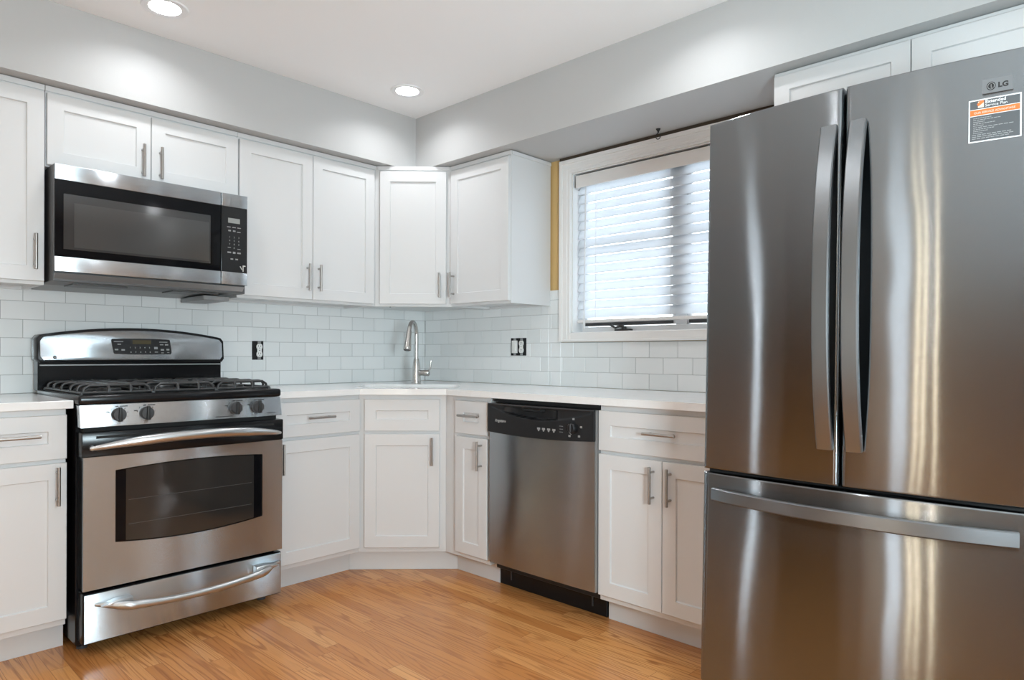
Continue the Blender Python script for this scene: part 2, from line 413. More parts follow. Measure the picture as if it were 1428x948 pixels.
# ------------------------------------------------------------------ outlets left without cover plates
def receptacle(mb_w, mb_d, cx, cz, y, s=1.):
    w_, h_ = .0165 * s, .0335 * s
    for dz in (-.0195, .0195):
        mb_w.prism([(cx + .0165 * math.cos(a), cz + dz + .0145 * max(-1, min(1, 1.25 * math.sin(a)))) for a in [2 * math.pi * i / 20 for i in range(20)]], lambda u, v, q: (u, q, v), y, y + .006)
        mb_d.box((cx - .0075, y - .0004, cz + dz - .001), (cx - .0055, y + .001, cz + dz + .008)); mb_d.box((cx + .0050, y - .0004, cz + dz - .001), (cx + .0070, y + .001, cz + dz + .007))
        mb_d.cyl((cx, y - .0004, cz + dz - .007), (cx, y + .001, cz + dz - .007), .0022, 10)
    mb_w.box((cx - .012, y + .0005, cz - .012), (cx + .012, y + .006, cz + .012))
    mb_d.cyl((cx, y - .0008, cz), (cx, y + .001, cz), .0025, 10)
def open_box(root, w_, h_):
    m = MB(); m.box((-w_ / 2, .0060, -h_ / 2), (w_ / 2, .0075, h_ / 2)); e = .002
    for a, b in (((-w_ / 2, -.0006, -h_ / 2), (-w_ / 2 + e, .006, h_ / 2)), ((w_ / 2 - e, -.0006, -h_ / 2), (w_ / 2, .006, h_ / 2)), ((-w_ / 2, -.0006, -h_ / 2), (w_ / 2, .006, -h_ / 2 + e)), ((-w_ / 2, -.0006, h_ / 2 - e), (w_ / 2, .006, h_ / 2))): m.box(a, b)
    m.build('wall_box', BLACKM, root, 0)
def yoke(root, cx, h_):
    for s_ in (-1, 1):
        m = MB(); m.box((cx - .009, -.001, s_ * (h_ / 2 - .016)), (cx + .009, .003, s_ * (h_ / 2 - .001)), .0005); m.cyl((cx, -.003, s_ * (h_ / 2 - .007)), (cx, .001, s_ * (h_ / 2 - .007)), .003, 10)
        m.build('yoke', UNDER, root)
r_ = thing('wall_outlet', 'single white power outlet without cover plate beside the range', 'outlet', (-(OA[0] + OA[1]) / 2, 0, (OA[2] + OA[3]) / 2))
open_box(r_, OA[1] - OA[0], OA[3] - OA[2]); yoke(r_, .009, OA[3] - OA[2])
a, b = MB(), MB(); receptacle(a, b, .009, 0, -.004); rc = a.build('receptacle', WHITEP, r_); b.build('slot', INK, rc)
r_ = thing('wall_outlet', 'double box of white switch and outlet without cover plate, right of the faucet', 'outlet', (0, -(OB[0] + OB[1]) / 2, (OB[2] + OB[3]) / 2), R(-90))
open_box(r_, OB[1] - OB[0], OB[3] - OB[2]); yoke(r_, .022, .1); yoke(r_, -.03, .1)
a, b = MB(), MB(); receptacle(a, b, .022, 0, -.004); rc = a.build('receptacle', WHITEP, r_); b.build('slot', INK, rc)
a = MB(); a.box((-.050, -.006, -.036), (-.010, .004, .036), .002, 2); sw = a.build('switch', WHITEP, r_)
a = MB(); a.box((-.042, -.0085, -.022), (-.018, -.005, .022), .0015, 2); a.build('rocker', WHITEP, sw)

# ------------------------------------------------------------------ cabinets
def pull(parent, cx, cz, yf, vertical, L=.137, gap=.096, mt=None):
    """T-bar pull standing off a front face at y=yf"""
    m = MB(); yb = yf - .030
    d = Vector((0, 0, 1)) if vertical else Vector((1, 0, 0)); c = Vector((cx, yb, cz))
    m.tube([c - d * (L / 2), c - d * (L / 2 - .001), c + d * (L / 2 - .001), c + d * (L / 2)], [.0050, .0058, .0058, .0050], 14)
    for s_ in (-1, 1):
        q = c + d * (s_ * gap / 2); m.tube([(q.x, yf + .001, q.z), (q.x, yb, q.z)], .0045, 10)
    return m.build('handle', mt or PULL, parent)
def front(root, kind, x0, x1, z0, z1, yf, handle=None, st=.056):
    m = MB(); m.panel_door(x0, x1, z0, z1, yf, st=st); o = m.build(kind, PAINT, root, 20)
    if handle: pull(o, handle[0], handle[1], yf, handle[2])
    return o
FB, FU = -.63, -.33     # front faces of base and upper fronts
def base_cabinet(label, loc, rotz, W, toe=True, toe_x=(0, 0)):
    t = thing('base_cabinet', label, 'cabinet', loc, rotz, 'white base cabinets')
    m = MB(); m.box((.0005, -.6105, .105), (W - .0005, -.010, .8845), .001); m.build('body', PAINT, t, 20)
    if toe: m = MB(); m.box((toe_x[0], -.53, .0005), (W + toe_x[1], -.012, .105)); m.build('toe_kick', PAINT, t, 0)
    return t
DZ0, DZ1, WZ_0, WZ_1 = .130, .690, .705, .862
# left of the range
W = .30; t = base_cabinet('white base cabinet with drawer and door left of the range', (-2.157 - W, 0, 0), 0, W, True, (0, .011))
front(t, 'drawer', .004, W - .001, WZ_0, WZ_1, FB, (.147, .792, False)); front(t, 'door', .004, W - .001, DZ0, DZ1, FB, (W - .032, .611, True))
# between range and corner
W = .457; t = base_cabinet('white base cabinet with drawer and door right of the range', (-1.3715, 0, 0), 0, W)
front(t, 'drawer', .006, W - .007, WZ_0, WZ_1, FB, (.228, .789, False)); front(t, 'door', .006, W - .007, DZ0, DZ1, FB, (.035, .611, True))
# right of the corner, narrow
W = .317; t = base_cabinet('narrow white base cabinet between corner sink cabinet and dishwasher', (0, -.9145, 0), R(-90), W, True, (0, -.017))
front(t, 'drawer', .090, W - .006, WZ_0, WZ_1, FB, (.206, .793, False)); front(t, 'door', .090, W - .006, DZ0, DZ1, FB, (W - .043, .611, True))
# right of the dishwasher
W = .583; t = base_cabinet('white base cabinet with wide drawer and two doors beside the refrigerator', (0, -1.856, 0), R(-90), W, True, (-.014, 0))
front(t, 'drawer', .003, W - .004, WZ_0, WZ_1, FB, (W / 2, .790, False)); front(t, 'door', .003, W / 2 - .0015, DZ0, DZ1, FB, (W / 2 - .036, .600, True)); front(t, 'door', W / 2 + .0015, W - .004, DZ0, DZ1, FB, (W / 2 + .036, .600, True))
# diagonal corner sink base (local frame turned 45 degrees, origin in the corner)
def loc45(X, Y): c = math.sqrt(.5); return ((X - Y) * c, (X + Y) * c)
t = thing('base_cabinet', 'white diagonal corner base cabinet under the sink and faucet', 'cabinet', (0, 0, 0), R(-45), 'white base cabinets')
m = MB(); m.prism([loc45(*p) for p in ((-.914, -.012), (-.914, -.6105), (-.6105, -.914), (-.012, -.914), (-.012, -.012))][::1], lambda u, v, q: (u, v, q), .105, .70)
m.prism([loc45(*p) for p in ((-.914, -.58), (-.914, -.6105), (-.6105, -.914), (-.58, -.914))], lambda u, v, q: (u, v, q), .70, .8845)
for q0, q1 in (((-.914, -.58), (-.900, -.012)), ((-.58, -.914), (-.012, -.900))):
    m.prism([loc45(*p) for p in (q0, (q1[0], q0[1]), q1, (q0[0], q1[1]))], lambda u, v, q: (u, v, q), .70, .8845)
m.build('body', PAINT, t, 0)
m = MB(); m.prism([loc45(*p) for p in ((-.9135, -.012), (-.9135, -.530), (-.530, -.9135), (-.012, -.9135), (-.012, -.012))], lambda u, v, q: (u, v, q), .0005, .105); m.build('toe_kick', PAINT, t, 0)
yd = -(1.5245 / math.sqrt(2)) - .019
front(t, 'drawer', -.1845, .1845, WZ_0, WZ_1, yd); front(t, 'door', -.1845, .1845, DZ0, DZ1, yd, (.150, .606, True))

def upper_cabinet(label, loc, rotz, W, H, screws=()):
    t = thing('wall_cabinet', label, 'cabinet', loc, rotz, 'white wall cabinets')
    m = MB(); Wd, y0, y1 = W, -.311, -.001
    m.box((.0005, y0, .0), (.018, y1, H)); m.box((W - .018, y0, .0), (W - .0005, y1, H)); m.box((.018, y1 - .006, 0), (W - .018, y1, H))
    m.box((.018, y0 + .019, .013), (W - .018, y1 - .006, .031)); m.box((.018, y0, 0), (W - .018, y0 + .019, H)); m.box((.018, y0 + .019, H - .018), (W - .018, y1 - .006, H)); m.box((.018, y1 - .025, .0), (W - .018, y1 - .006, .013))
    m.build('body', PAINT, t, 0)
    m = MB(); m.box((0, y0 - .006, H - .022), (W, y0, H), .001); m.build('top_moulding', PAINT, t, 0)
    if screws:
        for u in screws: m = MB(); m.cyl((u, -.020, .0125), (u, -.020, .006), .005, 10); m.build('screw_cap', INK, t)
    return t
UZ, UH = 1.350, .782
W = .30; t = upper_cabinet('white wall cabinet at far left, left of the microwave', (-2.1625 - W, 0, UZ), 0, W, UH, (.2,)); front(t, 'door', .004, W - .003, .013, UH - .032, FU, (W - .035, .124, True))
W = .764; t = upper_cabinet('short white two-door wall cabinet above the microwave', (-2.1605, 0, 1.8145), 0, W, UZ + UH - 1.8145)
zz = UZ + UH - 1.8145 - .032; front(t, 'door', .003, .3795, .006, zz, FU, (.3455, .088, True)); front(t, 'door', .3825, W - .003, .006, zz, FU, (.4155, .090, True))
W = .784; t = upper_cabinet('tall white two-door wall cabinet right of the microwave', (-1.3955, 0, UZ), 0, W, UH, (.38, .6)); front(t, 'door', .005, .3870, .013, UH - .032, FU, (.3565, .124, True)); front(t, 'door', .3900, W - .018, .013, UH - .032, FU, (.4200, .124, True))
W = .463; t = upper_cabinet('white single-door wall cabinet right of the corner, beside the window', (0, -.6115, UZ), R(-90), W, UH, (.1, .3)); front(t, 'door', .013, W - .004, .013, UH - .032, FU, (.043, .117, True))
m = MB(); m.box((W, -.311, UH - .022), (W + .006, -.002, UH - .004), .001); m.build('side_moulding', PAINT, t, 0)
t = thing('wall_cabinet', 'white diagonal corner wall cabinet above the faucet', 'cabinet', (0, 0, UZ), R(-45), 'white wall cabinets')
pent = [loc45(*p) for p in ((-.611, -.001), (-.611, -.311), (-.311, -.611), (-.001, -.611), (-.001, -.001))]
pin = [loc45(*p) for p in ((-.593, -.007), (-.593, -.295), (-.295, -.593), (-.007, -.593), (-.007, -.007))]
m = MB(); m.prism(pent, lambda u, v, q: (u, v, q), .013, UH); m.prism([loc45(*p) for p in ((-.611, -.311), (-.311, -.611), (-.295, -.600), (-.600, -.295))], lambda u, v, q: (u, v, q), .0, .0135); m.build('body', PAINT, t, 0)
yd = -(.922 / math.sqrt(2)) - .019
m = MB(); m.box((-.2, yd + .013, UH - .022), (.2, yd + .019, UH), .001); m.build('top_moulding', PAINT, t, 0)
front(t, 'door', -.184, .184, .013, UH - .032, yd, (.150, .117, True))
m = MB(); m.cyl((-.15, -.5, .014), (-.15, -.5, .006), .005, 10); m.build('screw_cap', INK, t)
# above the refrigerator
W = .905; H = .330; t = upper_cabinet('white two-door wall cabinet above the refrigerator', (0, -2.434, 2.131 - H), R(-90), W, H)
front(t, 'door', .003, W / 2 - .0015, .013, H - .016, FU); front(t, 'door', W / 2 + .0015, W - .003, .013, H - .016, FU)

# ------------------------------------------------------------------ countertops, sink, faucet
CZ0, CZ1 = .8850, .9140
def counter_hole():
    hx, y0, y1, r = .265, -.99, -.62, .05
    pts = []
    for cx, cy, a0 in ((hx - r, y1 - r, 0), (-hx + r, y1 - r, 90), (-hx + r, y0 + r, 180), (hx - r, y0 + r, 270)):
        for i in range(7): a = R(a0 + 15 * i); pts.append((cx + r * math.cos(a), cy + r * math.sin(a)))
    return pts
SY0, SY1 = -.99, -.62
root = thing('countertop', 'white quartz countertop with the corner sink, right of the range', 'countertop', (0, 0, CZ0), R(-45))
outl = [loc45(*p) for p in ((-1.3735, -.001), (-1.3735, -.650), (-.935, -.650), (-.650, -.960), (-.650, -2.450), (-.001, -2.450), (-.001, -.001))]
hole = counter_hole()
def counter_mesh():
    m = MB(); bm = m.bm; T = CZ1 - CZ0
    top = []
    for z in (0, T):
        vo = [bm.verts.new((u, v, z)) for u, v in outl]; vh = [bm.verts.new((u, v, z)) for u, v in hole]
        eo = [bm.edges.new((vo[i], vo[(i + 1) % len(vo)])) for i in range(len(vo))]; eh = [bm.edges.new((vh[i], vh[(i + 1) % len(vh)])) for i in range(len(vh))]
        bmesh.ops.triangle_fill(bm, edges=eo + eh, use_beauty=True); top.append((vo, vh))
    for (a, b) in ((top[0][0], top[1][0]), (top[0][1], top[1][1])):
        for i in range(len(a)): j = (i + 1) % len(a); bm.faces.new((a[i], a[j], b[j], b[i]))
    return m
counter_mesh().build('slab', QUARTZ, root, 0)
m = MB(); m.box((-2.455, -.650, CZ0), (-2.1425, -.001, CZ1), .0015); tag(m.build('countertop', QUARTZ, None, 20), 'short white quartz countertop left of the range', 'countertop')
sk = thing('kitchen_sink', 'white undermount sink set in the corner countertop', 'sink', (0, 0, CZ0), R(-45))
m = MB()
def rr(hx, y0, y1, r, z):
    out = []
    for cx, cy, a0 in ((hx - r, y1 - r, 0), (-hx + r, y1 - r, 90), (-hx + r, y0 + r, 180), (hx - r, y0 + r, 270)):
        for i in range(7): a = R(a0 + 15 * i); out.append(m.bm.verts.new((cx + r * math.cos(a), cy + r * math.sin(a), z)))
    return out
rings = [rr(.280, SY0 - .015, SY1 + .015, .06, -.002), rr(.268, SY0 - .003, SY1 + .003, .05, -.001), rr(.260, SY0 + .005, SY1 - .005, .05, -.15), rr(.235, SY0 + .03, SY1 - .03, .05, -.17), rr(.04, -.855, -.775, .035, -.174)]
for p, q in zip(rings, rings[1:]):
    for j in range(28): m.bm.faces.new((p[j], p[(j + 1) % 28], q[(j + 1) % 28], q[j]))
m.bm.faces.new(rings[-1]); m.build('basin', SINKM, sk, 50)
m = MB(); m.lathe([(.001, 0), (.036, 0), (.040, .003), (.030, .004), (.001, .001)], (0, -.815, -.1738), 24); m.build('drain', CHROME, sk)

fa = thing('kitchen_faucet', 'brushed nickel pull-down faucet with gooseneck spout in the corner', 'faucet', (-.345, -.345, CZ1), R(-45 - 10))
m = MB(); m.lathe([(.027, 0), (.0285, .004), (.027, .010), (.0255, .03), (.0235, .08), (.0185, .125), (.0150, .145)], n=28); m.build('base', NICKEL, fa, 50)
ts = [(0, 0, .14), (0, 0, .20), (0, 0, .255)]
ts += arc(0, 165, 16, lambda a: (0, -.072 + .072 * math.cos(R(a)), .282 + .072 * math.sin(R(a))))
m = MB(); m.tube(ts, .0118, 16); m.build('spout', NICKEL, fa, 60)
e = Vector(ts[-1]); d = (e - Vector(ts[-2])).normalized()
m = MB(); m.tube([e - d * .004, e + d * .004, e + d * .05, e + d * .095, e + d * .112, e + d * .114], [.0125, .0140, .0165, .0215, .0225, .0205], 20)
sh = m.build('spray_head', NICKEL, fa, 50)
m = MB(); q = e + d * .115; m.tube([q - d * .002, q], .0185, 18); m.build('nozzle', CHAR, sh)
m = MB(); q = e + d * .055 + Vector((.004, .0165, 0)); m.tube([q - d * .018, q + d * .022], .0055, 10); m.build('spray_button', INK, sh)
m = MB(); m.tube([(.012, 0, .062), (.040, 0, .062), (.046, 0, .062), (.075, 0, .062), (.078, 0, .062)], [.0165, .0165, .0180, .0180, .0150], 18)
hd = m.build('handle', NICKEL, fa, 50)
m = MB(); m.tube([(.070, 0, .068), (.082, 0, .085), (.086, 0, .105), (.088, 0, .135)], [.006, .0055, .005, .0045], 10); m.build('lever', NICKEL, hd, 60)

# ------------------------------------------------------------------ window, casing, blind
WX0, WX1 = -.020, .009
win = bpy.data.objects.new('window_1', None); COL.objects.link(win); win.location = (.009, (WY0 + WY1) / 2, WZ0); win['kind'] = 'structure'
win.rotation_euler = (0, 0, R(-90)); WWd = WY1 - WY0; WHt = WZ1 - WZ0; hw = WWd / 2
# local: x along the wall (left to right seen from the room), -y into the room, z up from the sill
m = MB()
cw = .072
for (x0, x1, z0, z1) in ((-hw - cw, -hw, -.048, WHt + cw), (hw, hw + cw, -.048, WHt + cw)):
    s_ = 1 if x0 < 0 else -1
    m.box((x0, -.018, z0), (x1, 0, z1), .001)
    xo = x0 if s_ > 0 else x1
    m.box((xo, -.026, z0), (xo + s_ * .020, -.017, z1), .002, 2); m.box((xo + s_ * .030, -.021, z0), (xo + s_ * .052, -.017, z1), .0015); m.box((xo + s_ * .062, -.022, 0), (xo + s_ * .072, -.017, WHt), .0015)
m.box((-hw, -.018, WHt), (hw, 0, WHt + cw), .001)
m.box((-hw - cw, -.027, WHt + cw - .020), (hw + cw, -.017, WHt + cw), .002, 2); m.box((-hw - .042, -.0215, WHt + .020), (hw + .042, -.017, WHt + .042), .0015); m.box((-hw, -.0225, WHt), (hw, -.017, WHt + .010), .0015)
m.box((-hw, -.018, -.048), (hw, 0, .0), .001); m.box((-hw - cw, -.024, -.048), (hw + cw, -.017, -.036), .001)
m.build('casing', TRIM, win, 20)
m = MB()   # jamb liner
e = .004
m.box((-hw, 0, 0), (-hw + e, .14, WHt)); m.box((hw - e, 0, 0), (hw, .14, WHt)); m.box((-hw, 0, 0), (hw, .14, e)); m.box((-hw, 0, WHt - e), (hw, .14, WHt)); m.build('jamb', VINYL, win, 0)
m = MB(); fz = .012
m.box((-hw + e, .085, e), (-hw + .016, .125, WHt - e), .002); m.box((hw - .016, .085, e), (hw - e, .125, WHt - e), .002); m.box((-hw + .016, .075, e), (hw - .016, .125, .032), .002); m.box((-hw + .016, .075, WHt - .03), (hw - .016, .125, WHt - e), .002); m.box((-.030, .082, .032), (.030, .125, WHt - .03), .002)
m.build('frame', VINYL, win, 20)
for s_ in (-1, 1):
    x0, x1 = (-hw + .018, -.032) if s_ < 0 else (.032, hw - .018)
    m = MB(); sz0, sz1 = .035, WHt - .033; q = .018
    m.box((x0, .085, sz0), (x0 + q, .118, sz1), .002); m.box((x1 - q, .085, sz0), (x1, .118, sz1), .002); m.box((x0 + q, .085, sz0), (x1 - q, .118, sz0 + .020), .002); m.box((x0 + q, .085, sz1 - q), (x1 - q, .118, sz1), .002); m.box((x0 + q, .092, .435), (x1 - q, .112, .458), .002)
    sash = m.build('sash', VINYL, win, 20)
    m = MB(); m.box((x0 + q - .003, .099, sz0 + .015), (x1 - q + .003, .103, sz1 - q + .003)); m.build('glass', GLASS, sash, 0)
    m = MB(); m.box((x0 + .010, .078, sz0 + .003), (x1 - .010, .0845, sz0 + .019), .001); m.build('gasket', CHAR, sash, 0)
m = MB(); m.box((-hw + .235, .050, .0045), (-hw + .335, .072, .016), .003, 2); m.lathe([(.001, 0), (.014, 0), (.012, .012), (.001, .016)], (-hw + .288, .060, .014), 16)
m.tube([(-hw + .288, .058, .028), (-hw + .268, .052, .032), (-hw + .245, .046, .022), (-hw + .225, .042, .034), (-hw + .215, .040, .042)], [.006, .0065, .006, .006, .0075], 10)
m.build('crank', CHAR, win)

m = MB(); m.box((-.012, -2.50, 2.1185), (.0088, -1.148, 2.1348)); struct(m, 'shadow_gap_strip', mat('painted_shadow_gap', (.05, .035, .022), .8), 0)  # dark strip painted as the shadow between window casing and soffit
bl = thing('window_blind', 'white horizontal slat blind lowered over the kitchen window', 'window blind', (.009, (WY0 + WY1) / 2, WZ0), R(-90))
bx = hw - .012
m = MB(); m.box((-bx, .004, WHt - .078), (bx, .013, WHt - .014), .0015, 2); m.box((-bx, .004, WHt - .078), (-bx + .006, .050, WHt - .016)); m.box((bx - .006, .004, WHt - .078), (bx, .050, WHt - .016)); m.build('valance', TRIM, bl, 30)
m = MB(); m.box((-bx + .01, .020, WHt - .052), (bx - .01, .060, WHt - .006), .002); m.build('head_rail', CHAR, bl, 20)
m = MB(); ns = 15; tilt = R(65)
ztop, zbot = WHt - .090, .100
for i in range(ns):
    zc = ztop + (zbot - ztop) * i / (ns - 1)
    def pt(u, v, off):   # v across the slat (0 room side low edge ... 1 outer high edge)
        a = (v - .5) * .050; crown = .0045 * (1 - (2 * v - 1) ** 2) + off
        return ((-bx + .004) + u * (2 * bx - .008), .040 + a * math.cos(tilt) - crown * math.sin(tilt), zc + a * math.sin(tilt) + crown * math.cos(tilt))
    m.slab(1, 6, lambda u, v: pt(u, v, .0014), lambda u, v: pt(u, v, -.0014))
m.build('slats', SLAT, bl, 50)
m = MB(); m.box((-bx + .004, .022, .052), (bx - .004, .062, .068), .004, 2); m.build('bottom_rail', TRIM, bl, 30)
for lx in (-bx + .13, -.02, bx - .13):
    for yy in (.016, .064):
        m = MB(); m.tube([(lx, yy, WHt - .05), (lx, yy, .066)], .0011, 6); m.build('ladder_cord', PULLY, bl)
m = MB(); m.tube([(-bx + .075, .002, WHt - .082), (-bx + .076, -.001, WHt - .12), (-bx + .066, .000, .02)], .0036, 10); m.build('tilt_wand', PULLY, bl)

hk = MB(); hk.lathe([(.011, 0), (.010, -.003), (.0045, -.012), (.0028, -.02)], (0, 0, 0), 18)
hk.tube([(0, 0, -.018)] + [(0, .012 * math.sin(R(a)) + 0, -.034 + .014 * math.cos(R(a))) for a in range(0, 271, 18)], .0022, 8)
o = hk.build('ceiling_hook', INK, None); o.location = (-.075, -1.79, ZS); tag(o, 'small black cup hook screwed under the soffit above the window', 'hook')

# ------------------------------------------------------------------ gas range (local x to the right, -y to the front, origin at floor centre of its back)
RX = -1.757
rg = thing('gas_range', 'freestanding stainless steel gas range with black cooktop under the microwave', 'range', (RX, 0, 0))
hw = .380
m = MB(); m.box((-hw, -.655, .032), (hw, -.022, .900), .003); m.build('body', BLACK, rg, 20)
for sx_ in (-1, 1):
    for yy in (-.60, -.08): m = MB(); m.lathe([(.018, 0), (.018, .010), (.008, .012), (.008, .034)], (sx_ * .345, yy, .0005), 16); m.build('levelling_foot', CHAR, rg)
m = MB(); m.box((-hw - .004, -.704, .898), (hw + .004, -.085, .932), .010, 3); m.box((-hw + .012, -.690, .930), (hw - .012, -.100, .9325))
m.build('cooktop', BLACK, rg, 40)
m = MB(); pr = [(-.655, .818), (-.712, .818), (-.712, .824), (-.698, .897), (-.655, .897)]
m.prism(pr, lambda u, v, q: (q, u, v), -hw - .002, hw + .002, .003, 2); cp = m.build('control_panel', STEEL, rg, 30)
m = MB()
for sx_ in (-1, 1): m.box((sx_ * (hw + .0022), -.700, .899), (sx_ * (hw - .004), -.09, .931), .002)
def knob(x):
    z = .859; yb = -.7055; k = MB()
    k.lathe([(.0240, 0), (.0250, .004), (.0235, .016), (.0205, .020), (.001, .0205)], (x, yb, z), 28, 'y')
    o = k.build('knob', CHAR, cp, 40)
    g = MB(); g.prism([(x - .0065, z - .0245), (x + .0065, z - .0245), (x + .0045, z + .0270), (x - .0045, z + .0270)], lambda u, v, q: (u, q, v), yb - .012, yb - .0310, .002, 2); g.build('grip', INK, o, 30)
    return x
for kx in (2.014, 1.919, 1.578, 1.484):
    x = knob(-kx - RX); g = MB()
    for a in range(-225, 46, 30): g.box((x + .0320 * math.cos(R(a)) - .0009, -.7075, .858 + .0320 * math.sin(R(a)) - .0009), (x + .0320 * math.cos(R(a)) + .0009, -.70, .858 + .0320 * math.sin(R(a)) + .0009))
    for dx, dz, ww in ((-.036, .012, .006), (.012, .031, .006), (.024, .031, .008), (-.004, .031, .005)): g.box((x + dx - ww, -.7075 + dz * .18, .858 + dz - .0012), (x + dx + ww, -.699, .858 + dz + .0012))
    g.build('dial_mark', INK, cp, 0)
m.bm.free()
g = MB(); g.box((.315, -.7110, .829), (.352, -.705, .832)); g.build('panel_mark', INK, cp, 0)
g = MB(); g.box((.095, -.7120, .826), (.165, -.705, .828)); g.build('panel_mark', INK, cp, 0)
m = MB(); m.box((-hw + .014, -.690, .800), (hw - .014, -.655, .820)); m.build('vent_gap', DARK, rg, 0)
# oven door
DY = -.728
od = MB(); od.box((-hw - .000, DY, .714), (hw + .000, -.657, .801), .004, 2); dr = od.build('oven_door', BLACK, rg, 30)
od = MB(); od.box((-hw + .045, DY - .0008, .778), (hw - .045, DY + .001, .787)); od.build('vent_slot', DARK, dr, 0)
GX0, GX1 = -2.030 - RX, -1.4715 - RX
def gz_top(x): u = (x - GX0) / (GX1 - GX0) * 2 - 1; return .6595 + .0125 * (1 - u * u)
def gz_bot(x): u = (x - GX0) / (GX1 - GX0) * 2 - 1; return .3985 - .0205 * (1 - u * u)
od = MB(); N_ = 24; bm = od.bm; X0, X1, Za, Zb = -hw + .005, hw - .005, .241, .7135
xs = [GX0 + (GX1 - GX0) * i / N_ for i in range(N_ + 1)]
def strip(y):
    T = [bm.verts.new((x, y, gz_top(x))) for x in xs]; B = [bm.verts.new((x, y, gz_bot(x))) for x in xs]
    TT = [bm.verts.new((x, y, Zb)) for x in xs]; BB = [bm.verts.new((x, y, Za)) for x in xs]
    L = [bm.verts.new((X0, y, z)) for z in (Za, .3985, .6595, Zb)]; Q = [bm.verts.new((X1, y, z)) for z in (Za, .3985, .6595, Zb)]
    for i in range(N_): bm.faces.new((T[i], T[i + 1], TT[i + 1], TT[i])); bm.faces.new((BB[i], BB[i + 1], B[i + 1], B[i]))
    bm.faces.new((L[0], BB[0], B[0], L[1])); bm.faces.new((L[1], B[0], T[0], L[2])); bm.faces.new((L[2], T[0], TT[0], L[3]))
    bm.faces.new((BB[-1], Q[0], Q[1], B[-1])); bm.faces.new((B[-1], Q[1], Q[2], T[-1])); bm.faces.new((T[-1], Q[2], Q[3], TT[-1]))
    return T, B, TT, BB, L, Q
f, k = strip(DY - .001), strip(DY + .010)
for i in range(N_): bm.faces.new((f[0][i], k[0][i], k[0][i + 1], f[0][i + 1])); bm.faces.new((f[1][i + 1], k[1][i + 1], k[1][i], f[1][i])); bm.faces.new((f[2][i], f[2][i + 1], k[2][i + 1], k[2][i])); bm.faces.new((f[3][i + 1], f[3][i], k[3][i], k[3][i + 1]))
for j in (0, -1): bm.faces.new((f[0][j], f[1][j], k[1][j], k[0][j]))
for q in (4, 5):
    for i in range(3): bm.faces.new((f[q][i], f[q][i + 1], k[q][i + 1], k[q][i]))
bmesh.ops.remove_doubles(bm, verts=bm.verts[:], dist=1e-5)
od.build('steel_panel', STEEL, dr, 30)
od = MB(); od.box((X0 + .001, DY + .010, Za + .001), (X1 - .001, -.657, Zb)); od.build('inner_door', BLACK, dr, 0)
def arch_poly(ix, iz): x_ = [GX0 + ix + (GX1 - GX0 - 2 * ix) * i / N_ for i in range(N_ + 1)]; return [(x, gz_bot(x) + iz) for x in x_] + [(x, gz_top(x) - iz) for x in x_[::-1]]
od = MB(); od.prism(arch_poly(.001, .001), lambda u, v, q: (u, q, v), DY + .0035, DY + .012); wn = od.build('window_glass', GLASSB, dr, 0)
od = MB(); od.prism(arch_poly(.036, .004), lambda u, v, q: (u, q, v), DY + .0028, DY + .0040); od.build('window_screen', GLASSI, wn, 0)
RACK = mat('rack_wire', (.07, .07, .07), .4)
for zr in (.455, .545): od = MB(); od.tube([(GX0 + .045, DY + .0027, zr), (GX1 - .045, DY + .0027, zr + .0)], .0009, 6); od.build('oven_rack', RACK, wn)
def bow(x0, x1, z0, zm, y0, ym, n=28, p=2.):
    out = []
    for i in range(n + 1):
        u = i / n; k = 1 - abs(2 * u - 1) ** p; out.append((x0 + (x1 - x0) * u, y0 + (ym - y0) * k, z0 + (zm - z0) * k))
    return out
P_ = bow(-2.112 - RX, -1.393 - RX, .744, .772, DY - .006, DY - .058, 32, 2.2)
rs = [.0085 + .0085 * min(1., min(i, 32 - i) / 7) for i in range(33)]; rs[0] = rs[-1] = .0055
m = MB(); m.tube(P_, rs, 16, flat=((0, 0, 1), 1.05)); 
for sx_ in (-1, 1): m.tube([(sx_ * .348, DY + .002, .746), (sx_ * .348, DY - .010, .746)], [.010, .009], 12)
m.build('handle', HANDLE_STEEL, dr, 60)
# storage drawer
m = MB(); m.box((-hw + .006, -.722, .048), (hw - .004, -.657, .229), .006, 3); sd = m.build('storage_drawer', BLACK, rg, 30)
m = MB(); m.prism([(-hw + .010, .053), (hw - .008, .053), (hw - .008, .225), (-hw + .010, .225)], lambda u, v, q: (u, q, v), -.7255, -.7215, .0015, 2); m.build('drawer_face', STEEL, sd, 30)
m = MB(); x0, x1 = -2.095 - RX, -1.395 - RX
P_ = []; rs = []
for i in range(41):
    u = i / 40; k = 1 - abs(2 * u - 1) ** 2.0; x = x0 + (x1 - x0) * u
    edge = min(u, 1 - u) / .16
    st = min(1., edge); st = st * st * (3 - 2 * st)
    P_.append((x, -.727 - .046 * st - .012 * k, .187 - .030 * k)); rs.append(.0045 + .0105 * min(1, edge * 1.4) - .0035 * max(0, min(1, (min(u, 1 - u) - .12) / .15)))
m.tube(P_, rs, 14, flat=((0, 0, 1), 1.15))
for sx_ in (0, 1):
    xa = x0 + (x1 - x0) * (.02 if sx_ == 0 else .98); xb = x0 + (x1 - x0) * (.165 if sx_ == 0 else .835)
    m.prism([(xa, .184), (xb, .166), (xb, .196), ((xa + xb) / 2, .198)], lambda u, v, q: (u, q, v), -.724, -.762 , .004, 2)
m.build('handle', HANDLE_STEEL, sd, 60)
